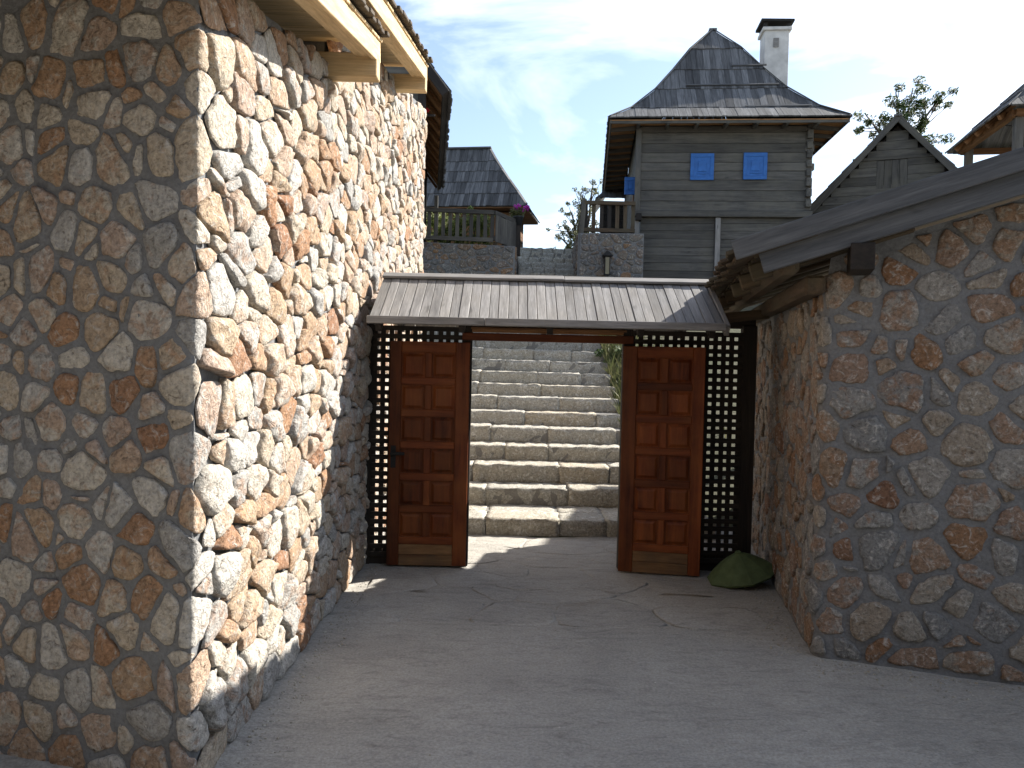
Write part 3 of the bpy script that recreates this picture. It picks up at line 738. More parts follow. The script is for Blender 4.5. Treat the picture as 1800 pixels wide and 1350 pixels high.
def door(hinge, angle, width, mirror, label):
    """leaf in local coords: x from hinge to free edge, y = thickness (front -y), z up"""
    T = Matrix.Translation(Vector(hinge)) @ Matrix.Rotation(angle, 4, 'Z')
    th = 0.045; Hh = 2.02; z0 = 0.018
    back = mesh_obj('door', _cverts(width, th * 0.45, Hh, 0.003), _CF, 'wood_red', gate, T @ Matrix.Translation((width / 2, 0.0245, z0 + Hh / 2)))
    back['label'] = label
    def bar(name, x0, x1, za, zb, vertical, mat='wood_red', y=0.0, t=th * 0.55):
        if vertical: Mx = T @ frame(((x0 + x1) / 2, y, (za + zb) / 2), (0, 0, 1), (1, 0, 0)); dims = (zb - za, t, x1 - x0)
        else: Mx = T @ Matrix.Translation(((x0 + x1) / 2, y, (za + zb) / 2)); dims = (x1 - x0, t, zb - za)
        return mesh_obj(name, _cverts(*dims, 0.005), _CF, mat, back, Mx)
    s0, s1, mid = 0.105, 0.125, 0.062
    if mirror: s0, s1 = s1, s0
    top = z0 + Hh; ya = 0.0
    bar('stile', 0, s0, z0, top, True); bar('stile', width - s1, width, z0, top, True)
    px0, px1 = s0, width - s1; pw = (px1 - px0 - mid) / 2
    toprail, rail, ph = 0.10, 0.066, 0.222
    z = top
    bar('rail', px0, px1, top - toprail, top, False); z = top - toprail
    for r in range(6):
        for c in range(2):
            xa = px0 + c * (pw + mid); xb = xa + pw; za, zb = z - ph, z
            m1, m2 = 0.012, 0.034
            V = []
            for (mm, yy) in ((0, 0.010), (m1, 0.010), (m2, -0.0045), (m2 + 0.004, -0.006)):
                V += [(xa + mm, yy, za + mm), (xb - mm, yy, za + mm), (xb - mm, yy, zb - mm), (xa + mm, yy, zb - mm)]
            ctr = Vector(((xa + xb) / 2, 0, (za + zb) / 2))
            V = [Vector(v) - ctr for v in V]; V = [(v.z, v.y, -v.x) for v in V]   # local x up: grain runs vertically
            F = [(4 * i + j, 4 * i + (j + 1) % 4, 4 * i + 4 + (j + 1) % 4, 4 * i + 4 + j) for i in range(3) for j in range(4)] + [(12, 13, 14, 15)]
            rot = Matrix(((0, 0, -1), (0, 1, 0), (1, 0, 0))).to_4x4()
            mesh_obj('panel', V, F, 'wood_red', back, T @ Matrix.Translation(ctr) @ rot)
        if r == 0 or True:
            bar('muntin', px0 + pw, px0 + pw + mid, z - ph, z, True)
        z -= ph
        bar('rail', px0, px1, z - rail, z, False); z -= rail
    # two plain boards at the foot
    h2 = (z - z0) / 2
    bar('foot_board', px0, px1, z0 + h2 + 0.002, z, False, 'wood_bare', 0.004); bar('foot_board', px0, px1, z0, z0 + h2, False, 'wood_bare', 0.001)
    return back, T
dl, Tl = door((-1.098, 7.150, 0), R(1.0), 0.715, False, 'left door leaf folded back against the lattice')
dr, Tr = door((0.990, 7.120, 0), R(-10.0), 0.715, True, 'right door leaf swung slightly forward')
hnd = mesh_obj('handle', _cverts(0.13, 0.03, 0.028, 0.006), _CF, 'metal_dark', dl, Tl @ Matrix.Translation((0.085, -0.045, 1.03)))
mesh_obj('lock_plate', _cverts(0.045, 0.006, 0.20, 0.002), _CF, 'metal_dark', dl, Tl @ Matrix.Translation((0.045, -0.0165, 1.0)))

# ================================================================== STAIRCASE
stairs = thing('stone_staircase', 'long staircase of rough pale stone steps climbing behind the gate', 'stairs', (0.3, 8.6, 0))
rnd = random.Random(77)
def stair_left(y): return -1.26 if y < 11.2 else (-2.05 if y < 18.0 else 0.09)
def stair_right(y, k): return 2.25 if k < 6 else (1.63 if y < 18 else 1.46 + (y - 18) * 0.03)
CV, CFc = [], []
for k, (yk, zk) in enumerate(zip(SY, SZ)):
    zp = SZ[k - 1] if k else 0.0
    yn = SY[k + 1] if k + 1 < len(SY) else yk + 1.6
    xl, xr = stair_left(yk), stair_right(yk, k)
    b = len(CV); ya, yb, za, zb = yk + 0.016, yn + 0.12, max(zp - 0.25, -0.1), zk - 0.013
    CV += [(xl, ya, za), (xr, ya, za), (xr, yb, za), (xl, yb, za), (xl, ya, zb), (xr, ya, zb), (xr, yb, zb), (xl, yb, zb)]
    CFc += [tuple(i + b for i in f) for f in ((0, 3, 2, 1), (4, 5, 6, 7), (0, 1, 5, 4), (1, 2, 6, 5), (2, 3, 7, 6), (3, 0, 4, 7))]
    x = xl
    deep = yn - yk + 0.06
    while x < xr - 0.02:
        w = rnd.uniform(0.45, 1.15) if k < 14 else rnd.uniform(0.26, 0.36)
        if xr - x - w < 0.2: w = xr - x
        hh = zk - zp + (0.03 if k else 0.06); segs = (max(4, int(w / 0.05)), 6, 4)
        V, F = rock_block_geo(w - 0.001, deep if k not in (0,) else 0.5, hh, rnd, 0.011, segs, 0.02)
        dd = deep if k not in (0,) else 0.5
        til = -0.012 * (x + w / 2 - 0.4) if k > 3 else 0
        mesh_obj('step_stone', V, F, 'stone_step', stairs, Matrix.Translation((x + w / 2, yk + dd / 2 + rnd.uniform(-0.014, 0.014), zk - hh / 2 + rnd.uniform(-0.007, 0.007) + til)) @ Matrix.Rotation(rnd.uniform(-0.012, 0.012), 4, 'Z'), True, rnd.random())
        if k == 0:
            V, F = rock_block_geo(w - 0.010, deep - 0.5, hh, rnd, 0.006, segs, 0.08)
            mesh_obj('step_stone', V, F, 'stone_step', stairs, Matrix.Translation((x + w / 2 + rnd.uniform(-0.003, 0.003), yk + 0.5 + (deep - 0.5) / 2, zk - hh / 2 + rnd.uniform(-0.006, 0.003))), True, rnd.random())
        x += w
mesh_obj('mortar_bed', CV, CFc, 'mortar_pale', stairs)

# ================================================================== RETAINING WALLS
rl = thing('retaining_wall', 'shaded grey stone retaining wall below the slatted fence, left of the stairs', 'wall', (-1, 18, 2.5))
fr = face_frame((-2.3, 18.1, 0), (1, 0, 0))
wall_core('mortar_wall', fr, [(0, 2.0), (2.3, 2.0), (2.3, 4.53), (0, 4.58)], 0.35, 'mortar', rl)
S = lay_stones(fr, [(0, 3.0), (2.28, 3.0), (2.28, 4.53), (0, 4.58)], 0.19, 0.15, 0.011, 0.022, 51, N=12, wvar=0.35)
fr2 = face_frame((0.002, 18.1, 0), (0.025, 1, 0))
wall_core('mortar_wall', fr2, [(0.002, 2.0), (4.4, 2.6), (4.4, 4.55), (0.002, 4.53)], 0.3, 'mortar', rl)
S += lay_stones(fr2, [(0.02, 3.2), (4.4, 4.0), (4.4, 4.55), (0.02, 4.53)], 0.2, 0.15, 0.011, 0.022, 52, N=12, wvar=0.35)
build_stones(S, 'stone_cool', rl, 200)
rr = thing('retaining_wall', 'grey stone retaining wall under the dark railing beside the log house', 'wall', (2.2, 18, 2.5))
fr = face_frame((1.43, 18.1, 0), (1, 0, 0))
wall_core('mortar_wall', fr, [(0.03, 2.0), (1.48, 2.0), (1.48, 4.88), (0.03, 4.86)], 0.35, 'mortar', rr)
S = lay_stones(fr, [(0.0, 3.0), (1.48, 3.0), (1.48, 4.88), (0.06, 4.86)], 0.19, 0.15, 0.011, 0.022, 53, N=12, wvar=0.35)
fr2 = face_frame((1.60, 22.6, 0), (-0.04, -1, 0))
wall_core('mortar_wall', fr2, [(0, 3.0), (4.47, 2.0), (4.47, 4.86), (0, 5.0)], 0.3, 'mortar', rr)
S += lay_stones(fr2, [(0, 4.4), (4.47, 3.3), (4.47, 4.86), (0, 5.0)], 0.2, 0.15, 0.011, 0.022, 54, N=12, wvar=0.35)
build_stones(S, 'stone_cool', rr, 200)

# ================================================================== LOG HOUSE
house = thing('log_house', 'weathered grey log house with blue shutters and a steep shingled hip roof', 'house', (4.9, 20, 4.0))
HO = Vector((2.9, 19.0, 0)); HA = Vector((0.9955, -0.0945, 0)); HB = Vector((0.0945, 0.9955, 0)); HW = 3.94; HD = 7.0
def hp(t, d, z): return HO + HA * t + HB * d + Vector((0, 0, z))
rnd = random.Random(12)
slab('wall_core', [hp(0.06, 0.08, 7.6), hp(HW - 0.06, 0.08, 7.6), hp(HW - 0.06, HD, 7.6), hp(0.06, HD, 7.6)], 4.6, 'wood_dark', house)
z = 5.56; rows = []
while z < 7.42:                                          # upper storey logs
    h = rnd.uniform(0.20, 0.27); h = min(h, 7.55 - z)
    rows.append((z, h)); z += h
for z, h in rows:
    j = rnd.uniform(-0.006, 0.008)
    plank('log', hp(0.02, 0.03 - j, z + h / 2), hp(HW - rnd.uniform(0.0, 0.02), 0.03 - j, z + h / 2), 0.11, h - 0.005, (0, 0, 1), 'wood_log', house, 0.01)
    plank('log', hp(-0.002, 0.12, z + h / 2 + 0.03), hp(-0.002, HD, z + h / 2 + 0.03), 0.10, h - 0.006, (0, 0, 1), 'wood_log', house, 0.01)
    e = rnd.uniform(0.03, 0.10)                          # notched log ends at the right corner
    plank('log_end', hp(HW - 0.05, -0.05 - e, z + h / 2 + 0.06), hp(HW - 0.05, 0.3, z + h / 2 + 0.06), 0.13, h * 0.75, (0, 0, 1), 'wood_log', house, 0.012)
    plank('log_end', hp(HW - 0.14, 0.03, z + h / 2), hp(HW + rnd.uniform(0.02, 0.08), 0.03, z + h / 2), 0.12, h * 0.8, (0, 0, 1), 'wood_log', house, 0.012)
plank('corner_post', hp(-0.03, -0.035, 5.56), hp(-0.03, -0.035, 7.5), 0.10, 0.13, HA, 'wood_log', house, 0.008)
plank('sill_beam', hp(-0.10, -0.03, 5.485), hp(HW + 0.05, -0.03, 5.485), 0.16, 0.145, (0, 0, 1), 'wood_log', house, 0.012)
plank('beam_end', hp(0.01, -0.16, 5.40), hp(0.01, 0.1, 5.40), 0.13, 0.17, (0, 0, 1), 'wood_dark', house, 0.012)
z = 3.4; k = 0
while z < 5.40:                                          # lower storey boards between posts
    h = min(rnd.uniform(0.17, 0.22), 5.41 - z)
    if h < 0.05: break
    for a, b in ((0.06, 1.80), (1.925, HW - 0.02)):
        j = rnd.uniform(-0.004, 0.006)
        plank('wall_board', hp(a, 0.045 - j, z + h / 2), hp(b, 0.045 - j, z + h / 2), 0.05, h - 0.004, (0, 0, 1), 'wood_log', house, 0.006)
    z += h
for a in (-0.035, 1.862, HW - 0.03):
    plank('wall_post', hp(a, -0.01, 3.4), hp(a, -0.01, 5.405), 0.10, 0.118, HA, 'wood_grey', house, 0.006)
def shutter(t, d, z, w, h, ax, nrm, name='shutter'):
    """blue board shutter with raised border and inner panel"""
    c = hp(t, d, z)
    s = mesh_obj(name, _cverts(w, 0.035, h, 0.004), _CF, 'blue', house, frame(c, ax, (0, 0, 1)))
    f = frame(c + nrm * 0.022, ax, (0, 0, 1))
    b = 0.085
    for (px_, pz, sx, sz) in ((0, h / 2 - b / 2, w - 0.004, b), (0, -h / 2 + b / 2, w - 0.004, b), (-w / 2 + b / 2, 0, b, h - 2 * b - 0.004), (w / 2 - b / 2, 0, b, h - 2 * b - 0.004)):
        mesh_obj('border', _cverts(sx, 0.022, sz, 0.004), _CF, 'blue', s, f @ Matrix.Translation((px_, 0, pz)))
    mesh_obj('panel', _cverts(w * 0.36, 0.024, h * 0.40, 0.006), _CF, 'blue', s, f @ Matrix.Translation((0, 0, 0.01)))
    mesh_obj('batten', _cverts(w * 0.52, 0.020, 0.03, 0.004), _CF, 'blue', s, f @ Matrix.Translation((0.02, 0, -h * 0.25)))
    return s
nf = -HB
shutter(1.455, -0.055, 6.585, 0.54, 0.62, HA, nf); shutter(2.67, -0.055, 6.60, 0.54, 0.62, HA, nf)
s = shutter(-0.17, 0.45, 6.25, 0.30, 0.42, HA, nf)
for zz in (6.46, 6.04): plank('hinge', hp(-0.05, 0.45, zz), hp(0.02, 0.45, zz), 0.03, 0.03, (0, 0, 1), 'metal_dark', house)
# door and opening on the porch side
plank('porch_door', hp(-0.06, 1.4, 4.9), hp(-0.06, 1.4, 6.2), 0.8, 0.03, HA, 'wood_brown', house)
# roof
prof = [(1.0, 7.56), (0.80, 7.95), (0.57, 8.62), (0.40, 9.26), (0.23, 9.95), (0.0, 10.68)]
TL, TR, DF, DB = -0.733, 4.615, -0.6, HD + 0.5
TC = (TL + TR) / 2; hw = (TR - TL) / 2; run = 2.85
def rp(f, sx, sy, z):
    d = (DF + run * (1 - f)) if sy < 0 else (DB - run * (1 - f))
    return hp(TC + sx * hw * f, d, z)
FLs = [rp(f, -1, -1, z) for f, z in prof]; FRs = [rp(f, 1, -1, z) for f, z in prof]
BLs = [rp(f, -1, 1, z) for f, z in prof]; BRs = [rp(f, 1, 1, z) for f, z in prof]
shingle_face(FLs, FRs, 'shingle', house, 0.15, 0.03, 61, rag=0.035, lift=0.05)
shingle_face(BLs, FLs, 'shingle', house, 0.2, 0.03, 62, as_parts=False, name='side_shingles')
shingle_face(FRs, BRs, 'shingle', house, 0.2, 0.03, 63, as_parts=False, name='side_shingles')
shingle_face(BRs, BLs, 'shingle', house, 0.2, 0.03, 64, as_parts=False, name='back_shingles')
for rail, pr in ((FLs, -1), (FRs, 1)):                   # hip boards
    for i in range(5):
        a, b = rail[i], rail[i + 1]; o = Vector((0, 0, 0.055)) + HA * pr * 0.02
        plank('hip_board', a + o, b + o, 0.10, 0.025, HA * pr * 0.7 - HB * 0.4 + Vector((0, 0, 1)), 'shingle', house)
plank('ridge_board', FLs[-1] + Vector((0, 0, 0.045)) - HB * 0.05, BLs[-1] + Vector((0, 0, 0.045)), 0.20, 0.05, (0, 0, 1), 'shingle', house)
for za, t0, t1, f in ((9.36, 2.25, 3.1, 0.385), (8.72, 1.1, 3.3, 0.555), (7.99, 2.4, 3.9, 0.79)):   # loose battens lying on the shingles
    d = DF + run * (1 - f) - 0.06
    plank('batten', hp(t0, d, za), hp(t1, d, za + 0.01), 0.05, 0.03, (0, -1, 1), 'shingle', house)
# eave underside: boards, fascia, rafters
for side, (p, q, r_, s_) in {'f': (FLs[0], FRs[0], hp(HW + 0.1, 0.0, 7.62), hp(-0.1, 0.0, 7.62)), 'l': (BLs[0], FLs[0], hp(-0.1, 0.0, 7.62), hp(-0.1, HD, 7.62)), 'r': (FRs[0], BRs[0], hp(HW + 0.1, HD, 7.62), hp(HW + 0.1, 0, 7.62))}.items():
    dz = Vector((0, 0, 0.03)); slab('soffit', [p - dz, q - dz, r_ - dz, s_ - dz], 0.02, 'wood_orange', house)
    ux = (q - p).normalized(); L = (q - p).length; inn = Vector((0, 0, 1)).cross(ux); n = int(L / 0.62)
    plank('fascia', p - Vector((0, 0, 0.07)) + inn * 0.03, q - Vector((0, 0, 0.07)) + inn * 0.03, 0.03, 0.085, (0, 0, 1), 'wood_log', house)
    for i in range(1, n):
        a = p + ux * (L * i / n) - Vector((0, 0, 0.085))
        plank('rafter_tail', a + inn * 0.05, a + inn * 0.62 + Vector((0, 0, 0.04)), 0.07, 0.09, (0, 0, 1), 'wood_log', house)
# chimney
ch = hp(3.72, 3.2, 0); ch = Vector((ch.x, ch.y, 0))
mesh_obj('chimney', _cverts(0.64, 0.60, 2.6, 0.012), _CF, 'plaster', house, frame((ch.x, ch.y, 9.66), HA, (0, 0, 1)))
cap = mesh_obj('chimney_lip', _cverts(0.76, 0.71, 0.09, 0.012), _CF, 'plaster', house, frame((ch.x, ch.y, 10.99), HA, (0, 0, 1)))
slab('chimney_cap', [Vector((ch.x, ch.y, 11.22)) + HA * a * 0.43 + HB * b * 0.40 + Vector((0, 0, -0.012 * a)) for a, b in ((-1, -1), (1, -1), (1, 1), (-1, 1))], 0.06, 'metal_dark', house)
for a in (-1, 1):
    for b in (-1, 1):
        mesh_obj('chimney_prop', _cverts(0.09, 0.09, 0.13, 0.006), _CF, 'metal_dark', house, frame(Vector((ch.x, ch.y, 11.09 - 0.01 * a)) + HA * a * 0.30 + HB * b * 0.27, HA, (0, 0, 1)))
for a, b, dz in ((-0.02, -0.315, 0.72), ): mesh_obj('vent', _cverts(0.14, 0.02, 0.24, 0.003), _CF, 'wood_grey', house, frame(Vector((ch.x, ch.y, 9.9 + dz)) + HA * a + HB * b, HA, (0, 0, 1)))

# small dark shed behind the house, at the end of the porch
shed = thing('plank_shed', 'small dark plank shed behind the porch of the log house', 'shed', (2.95, 27, 5))
for i in range(11):
    plank('wall_board', (2.76, 25.5, 5.0 + 0.2 * i), (3.6, 25.5, 5.0 + 0.2 * i), 0.06, 0.195, (0, 0, 1), 'wood_dark', shed)
    plank('wall_board', (2.74, 25.54, 5.0 + 0.2 * i), (3.0, 28, 5.0 + 0.2 * i), 0.06, 0.195, (0, 0, 1), 'wood_dark', shed)
shingle_face([(2.55, 25.2, 7.15), (2.78, 25.6, 7.42), (3.2, 26.1, 8.1)], [(4.2, 25.2, 7.15), (3.95, 25.6, 7.42), (3.5, 26.1, 8.1)], 'shingle', shed, 0.18, 0.03, 71)
shingle_face([(2.75, 28.2, 7.15), (2.95, 27.8, 7.42), (3.3, 27.3, 8.1)], [(2.55, 25.2, 7.15), (2.78, 25.6, 7.42), (3.2, 26.1, 8.1)], 'shingle', shed, 0.18, 0.03, 72)

# ================================================================== PORCH RAILING
rail = thing('porch_railing', 'dark wooden railing with upright bars on top of the stone wall', 'railing', (2.0, 18.2, 4.88))
for a, b in (((1.56, 18.25), (2.72, 18.25)),):
    for z in (4.96, 5.58): plank('rail', (a[0], a[1], z), (b[0], b[1], z), 0.06, 0.085, (0, 0, 1), 'wood_rough', rail)
    for i in range(7):
        x = a[0] + 0.04 + (b[0] - a[0] - 0.08) * i / 6
        plank('baluster', (x, a[1] + 0.055, 4.91), (x, a[1] + 0.055, 5.6), 0.03, 0.085, (1, 0, 0), 'wood_dark' if i in (0, 2, 3) else 'wood_rough', rail)  # dark wood on some bars puts their backlit shade into the colour
plank('post', (1.50, 18.27, 4.83), (1.56, 18.27, 5.66), 0.09, 0.10, (1, 0, 0), 'wood_log', rail)
plank('rail', (1.56, 18.33, 5.58), (1.70, 21.5, 5.58), 0.06, 0.085, (0, 0, 1), 'wood_rough', rail)
plank('rail', (1.56, 18.33, 4.97), (1.70, 21.5, 4.97), 0.06, 0.085, (0, 0, 1), 'wood_rough', rail)
for i in range(1, 9):
    k = i / 9; plank('baluster', (1.56 + 0.14 * k, 18.33 + 3.1 * k, 4.92), (1.56 + 0.14 * k, 18.33 + 3.1 * k, 5.56), 0.03, 0.08, (1, 0, 0), 'wood_rough', rail)

# ================================================================== LANTERN on the right retaining wall
lan = thing('wall_lantern', 'small rectangular metal lantern hung on the stone wall beside the stairs', 'lantern', (2.06, 18.0, 4.0))
lc = Vector((2.08, 17.98, 4.12))
for a in (-1, 1):
    for b in (-1, 1): box('frame_bar', lc + Vector((a * 0.055, b * 0.045, 0)), (0.018, 0.018, 0.40), 'metal_dark', lan, 0.002, grain='z')
box('glass', lc, (0.10, 0.08, 0.38), 'glass', lan, 0.002)
for dz in (-0.205, 0.205): box('frame_plate', lc + Vector((0, 0, dz)), (0.15, 0.13, 0.02), 'metal_dark', lan)
V = [(-0.12, -0.10, 0), (0.12, -0.10, 0), (0.12, 0.10, 0), (-0.12, 0.10, 0), (-0.03, -0.03, 0.11), (0.03, -0.03, 0.11), (0.03, 0.03, 0.11), (-0.03, 0.03, 0.11)]
mesh_obj('lantern_roof', V, [(3, 2, 1, 0), (4, 5, 6, 7), (0, 1, 5, 4), (1, 2, 6, 5), (2, 3, 7, 6), (3, 0, 4, 7)], 'metal_dark', lan, Matrix.Translation(lc + Vector((0, 0, 0.217))))
plank('bracket', lc + Vector((0, 0, 0.33)), lc + Vector((0, 0.16, 0.36)), 0.02, 0.02, (0, 0, 1), 'metal_dark', lan)

# ================================================================== FOLIAGE helpers
def leaf_cloud(centers, n, size, rnd, squash=0.8):
    V, F, T = [], [], []
    for _ in range(n):
        c, r = rnd.choice(centers); 
        d = Vector((rnd.gauss(0, 1), rnd.gauss(0, 1), rnd.gauss(0, 1))); d = d.normalized() * r * (rnd.random() ** 0.45); d.z *= squash
        p = Vector(c) + d; s = size * rnd.uniform(0.6, 1.4)
        a = Vector((rnd.gauss(0, 1), rnd.gauss(0, 1), rnd.gauss(0, 1))).normalized(); b = a.orthogonal().normalized() * s * 0.28; a = a * s * 0.5
        i = len(V); V += [tuple(p - a), tuple(p + b), tuple(p + a), tuple(p - b)]; F.append((i, i + 1, i + 2, i + 3)); T += [rnd.random()] * 4
    return V, F, T
def limb_geo(paths):
    V, F = [], []
    for pts in paths:
        n = 6; base = len(V)
        for k, (p, r) in enumerate(pts):
            p = Vector(p); q = Vector(pts[min(k + 1, len(pts) - 1)][0]) - Vector(pts[max(k - 1, 0)][0]); q.normalize(); a = q.orthogonal().normalized(); b = q.cross(a)
            for i in range(n):
                t = 2 * math.pi * i / n; V.append(tuple(p + a * r * math.cos(t) + b * r * math.sin(t)))
        for k in range(len(pts) - 1):
            for i in range(n): F.append((base + k * n + i, base + k * n + (i + 1) % n, base + (k + 1) * n + (i + 1) % n, base + (k + 1) * n + i))
    return V, F
def tree(name, label, base, limbs, seed, leafmat, leaf, per, group=None):
    """limbs: list of end points (from crown fork) with clump radius"""
    rnd = random.Random(seed); t = thing(name, label, 'tree', base, group); base = Vector(base)
    fork = Vector(limbs[0]['fork']); paths = [[(base, 0.16), ((base * 2 + fork) / 3 + Vector((0.05, 0, 0)), 0.13), (fork, 0.10)]]; cl = []
    for lb in limbs:
        e = Vector(lb['end']); m = (fork + e) / 2 + Vector((rnd.uniform(-.12, .12), rnd.uniform(-.12, .12), 0.1))
        paths.append([(fork, 0.07), (m, 0.045), (e, 0.018)])
        for k in range(lb.get('n', 5)):
            f = rnd.uniform(0.35, 1.05); p = fork.lerp(e, f) + Vector((rnd.gauss(0, .2), rnd.gauss(0, .2), rnd.gauss(0, .16))) * lb.get('spread', 1.0)
            cl.append((p, lb['r'] * rnd.uniform(0.6, 1.2))); paths.append([(fork.lerp(e, f * 0.8), 0.02), (p, 0.006)])
    V, F = limb_geo(paths); mesh_obj('trunk', V, F, 'bark', t, None, True)
    V, F, T = leaf_cloud(cl, per, leaf, rnd); mesh_obj('crown', V, F, leafmat, t, None, False, T)
    return t
fk = (12.45, 26, 8.6)
tree('leafy_tree', 'leafy green tree rising behind the plank gable house', (12.5, 26, 4.8),
     [dict(fork=fk, end=(11.25, 26, 10.2), r=.22, n=14, spread=1.4), dict(end=(12.2, 26, 10.95), r=.24, n=15, spread=1.4), dict(end=(12.85, 26.2, 11.15), r=.2, n=14, spread=1.4), dict(end=(13.75, 26, 10.95), r=.20, n=11, spread=.9),
      dict(end=(13.2, 26, 9.5), r=.24, n=14, spread=1.4), dict(end=(12.0, 26, 9.2), r=.24, n=8), dict(end=(13.6, 26, 8.6), r=.25, n=8), dict(end=(11.0, 26, 8.3), r=.2, n=5, spread=.7), dict(end=(10.6, 26, 7.9), r=.15, n=4, spread=.6)], 5, 'leaf', 0.12, 8500)
fk = (2.45, 30, 5.9)
tree('sparse_tree', 'sparse young tree with thin olive leaves left of the log house', (2.4, 30, 4.9),
     [dict(fork=fk, end=(1.75, 30, 6.6), r=.16, n=14, spread=1.3), dict(end=(2.1, 30, 7.6), r=.16, n=16, spread=1.3), dict(end=(2.5, 30.1, 8.3), r=.15, n=16, spread=1.1), dict(end=(2.85, 30, 8.6), r=.15, n=16, spread=1.1),
      dict(end=(1.85, 30, 7.1), r=.15, n=14, spread=1.3), dict(end=(3.0, 30, 7.2), r=.18, n=14), dict(end=(1.65, 30, 6.1), r=.15, n=14, spread=1.3), dict(end=(2.3, 30, 6.8), r=.16, n=14)], 8, 'leaf_dry', 0.085, 4600)

# ================================================================== LEFT HOUSE (dark shingled hip roof)
lh = thing('shingled_house', 'brown plank house under a dark shingled hip roof behind the slatted fence', 'house', (-1.2, 23, 4.45))
ha = Vector((0.988, -0.155, 0)); hb = Vector((0.155, 0.988, 0)); h0 = Vector((0.27, 21.5, 0))
def lp(t, d, z): return h0 + ha * t + hb * d + Vector((0, 0, z))
pf = [(0.0, 6.12), (0.22, 6.52), (0.44, 6.90), (0.64, 7.26), (0.82, 7.60), (1.0, 7.98)]
LW, LD = -5.0, 2.6
Lf = [lp(LW + 1.3 * f * f ** 0.05, LD / 2 * f, z) for f, z in pf]; Rf = [lp(-1.28 * f, LD / 2 * f, z) for f, z in pf]
Lb = [lp(LW + 1.3 * f, LD - LD / 2 * f, z) for f, z in pf]; Rb = [lp(-1.28 * f, LD - LD / 2 * f, z) for f, z in pf]
shingle_face(Lf, Rf, 'shingle', lh, 0.12, 0.03, 81, rag=0.03, lift=0.04)
shingle_face(Rf, Rb, 'shingle', lh, 0.14, 0.03, 82, as_parts=False, name='side_shingles')
shingle_face(Rb, Lb, 'shingle', lh, 0.2, 0.03, 83, as_parts=False, name='back_shingles')
for i in range(5): plank('hip_board', Rf[i] + Vector((0.01, 0, 0.05)), Rf[i + 1] + Vector((0.01, 0, 0.05)), 0.09, 0.025, ha - hb + Vector((0, 0, 1.2)), 'shingle', lh)
plank('ridge_board', Lf[-1] + Vector((0, 0, 0.06)), Rf[-1] + Vector((0, 0, 0.06)) + ha * 0.05, 0.16, 0.05, (0, 0, 1), 'shingle', lh)
slab('soffit', [lp(LW, 0, 6.10), lp(0, 0, 6.10), lp(0, LD, 6.10), lp(LW, LD, 6.10)], 0.03, 'wood_brown', lh)
for i in range(10):
    z = 4.55 + 0.155 * i
    plank('wall_board', lp(LW + 0.4, 0.42, z), lp(-0.42, 0.42, z), 0.06, 0.15, (0, 0, 1), 'wood_brown', lh)
    plank('wall_board', lp(-0.41, 0.46, z), lp(-0.41, LD - 0.4, z), 0.06, 0.15, (0, 0, 1), 'wood_brown', lh)
plank('corner_post', lp(-0.40, 0.40, 4.45), lp(-0.40, 0.40, 6.1), 0.12, 0.12, ha, 'wood_rough', lh)
slab('wall_core', [lp(LW + 0.5, 0.5, 6.0), lp(-0.5, 0.5, 6.0), lp(-0.5, LD - 0.45, 6.0), lp(LW + 0.5, LD - 0.45, 6.0)], 1.6, 'wood_dark', lh)

# ================================================================== FENCE with hedge and flower pot
fence = thing('slatted_fence', 'weathered wooden slat fence turning a corner on top of the retaining wall', 'fence', (-1.2, 18, 4.55))
f0, f1, f2 = Vector((-2.35, 18.18, 0)), Vector((-0.50, 18.12, 0)), Vector((-0.03, 19.05, 0))
Z = lambda v, z: Vector((v.x, v.y, z))
for a, b, za, zb in ((f0, f1, 5.33, 5.28), (f1 + Vector((0.02, 0.02, 0)), f2, 5.28, 5.27)):
    plank('rail', Z(a, za), Z(b, zb), 0.07, 0.09, (0, 0, 1), 'wood_log', fence)
    plank('rail', Z(a, 4.70), Z(b, 4.66), 0.06, 0.09, (0, 0, 1), 'wood_log', fence)
d = (f1 - f0).normalized(); nn = Vector((d.y, -d.x, 0)); L = (f1 - f0).length; i = 0; s = 0.06
while s < L - 0.02:
    w = 0.085; p = f0 + d * s + nn * -0.055
    plank('slat', Z(p, 4.64), Z(p, 5.32), 0.022, w, d, 'wood_log', fence); s += 0.16
d = (f2 - f1).normalized(); nn = Vector((d.y, -d.x, 0)); L = (f2 - f1).length; s = 0.07
while s < L:
    p = f1 + d * s - nn * -0.05
    plank('slat', Z(p, 4.62), Z(p, 5.23 - 0.02 * random.random()), 0.022, 0.108, d, 'wood_log', fence); s += 0.112
plank('tall_post', (-1.82, 18.26, 4.5), (-1.82, 18.26, 5.66), 0.08, 0.08, (1, 0, 0), 'wood_log', fence)
for s in (0.1, 0.5, 0.9): 
    p = f1.lerp(f2, s); plank('foot_block', Z(p, 4.50), Z(p, 4.63), 0.07, 0.09, d, 'wood_rough', fence)
hedge = thing('hedge', 'green leafy hedge growing close behind the slatted fence', 'hedge', (-1.3, 18.6, 4.5))
rnd = random.Random(4)
cl = [(Vector((rnd.uniform(-2.0, -0.62), 18.55 + rnd.uniform(-0.15, 0.25), rnd.uniform(4.65, 5.22))), rnd.uniform(0.12, 0.22)) for _ in range(60)] + [(Vector((-1.05, 18.5, 5.42)), 0.07), (Vector((-1.75, 18.5, 5.35)), 0.08)]
V, F, T = leaf_cloud(cl, 3600, 0.075, rnd, 1.0); mesh_obj('foliage', V, F, 'leaf_bush', hedge, None, False, T)
V, F = limb_geo([[((x, 18.6, 4.45), 0.015), ((x + 0.05, 18.58, 4.9), 0.012), ((x, 18.6, 5.2), 0.005)] for x in (-1.9, -1.6, -1.3, -1.0, -0.75)]); mesh_obj('stem', V, F, 'bark', hedge, None, True)
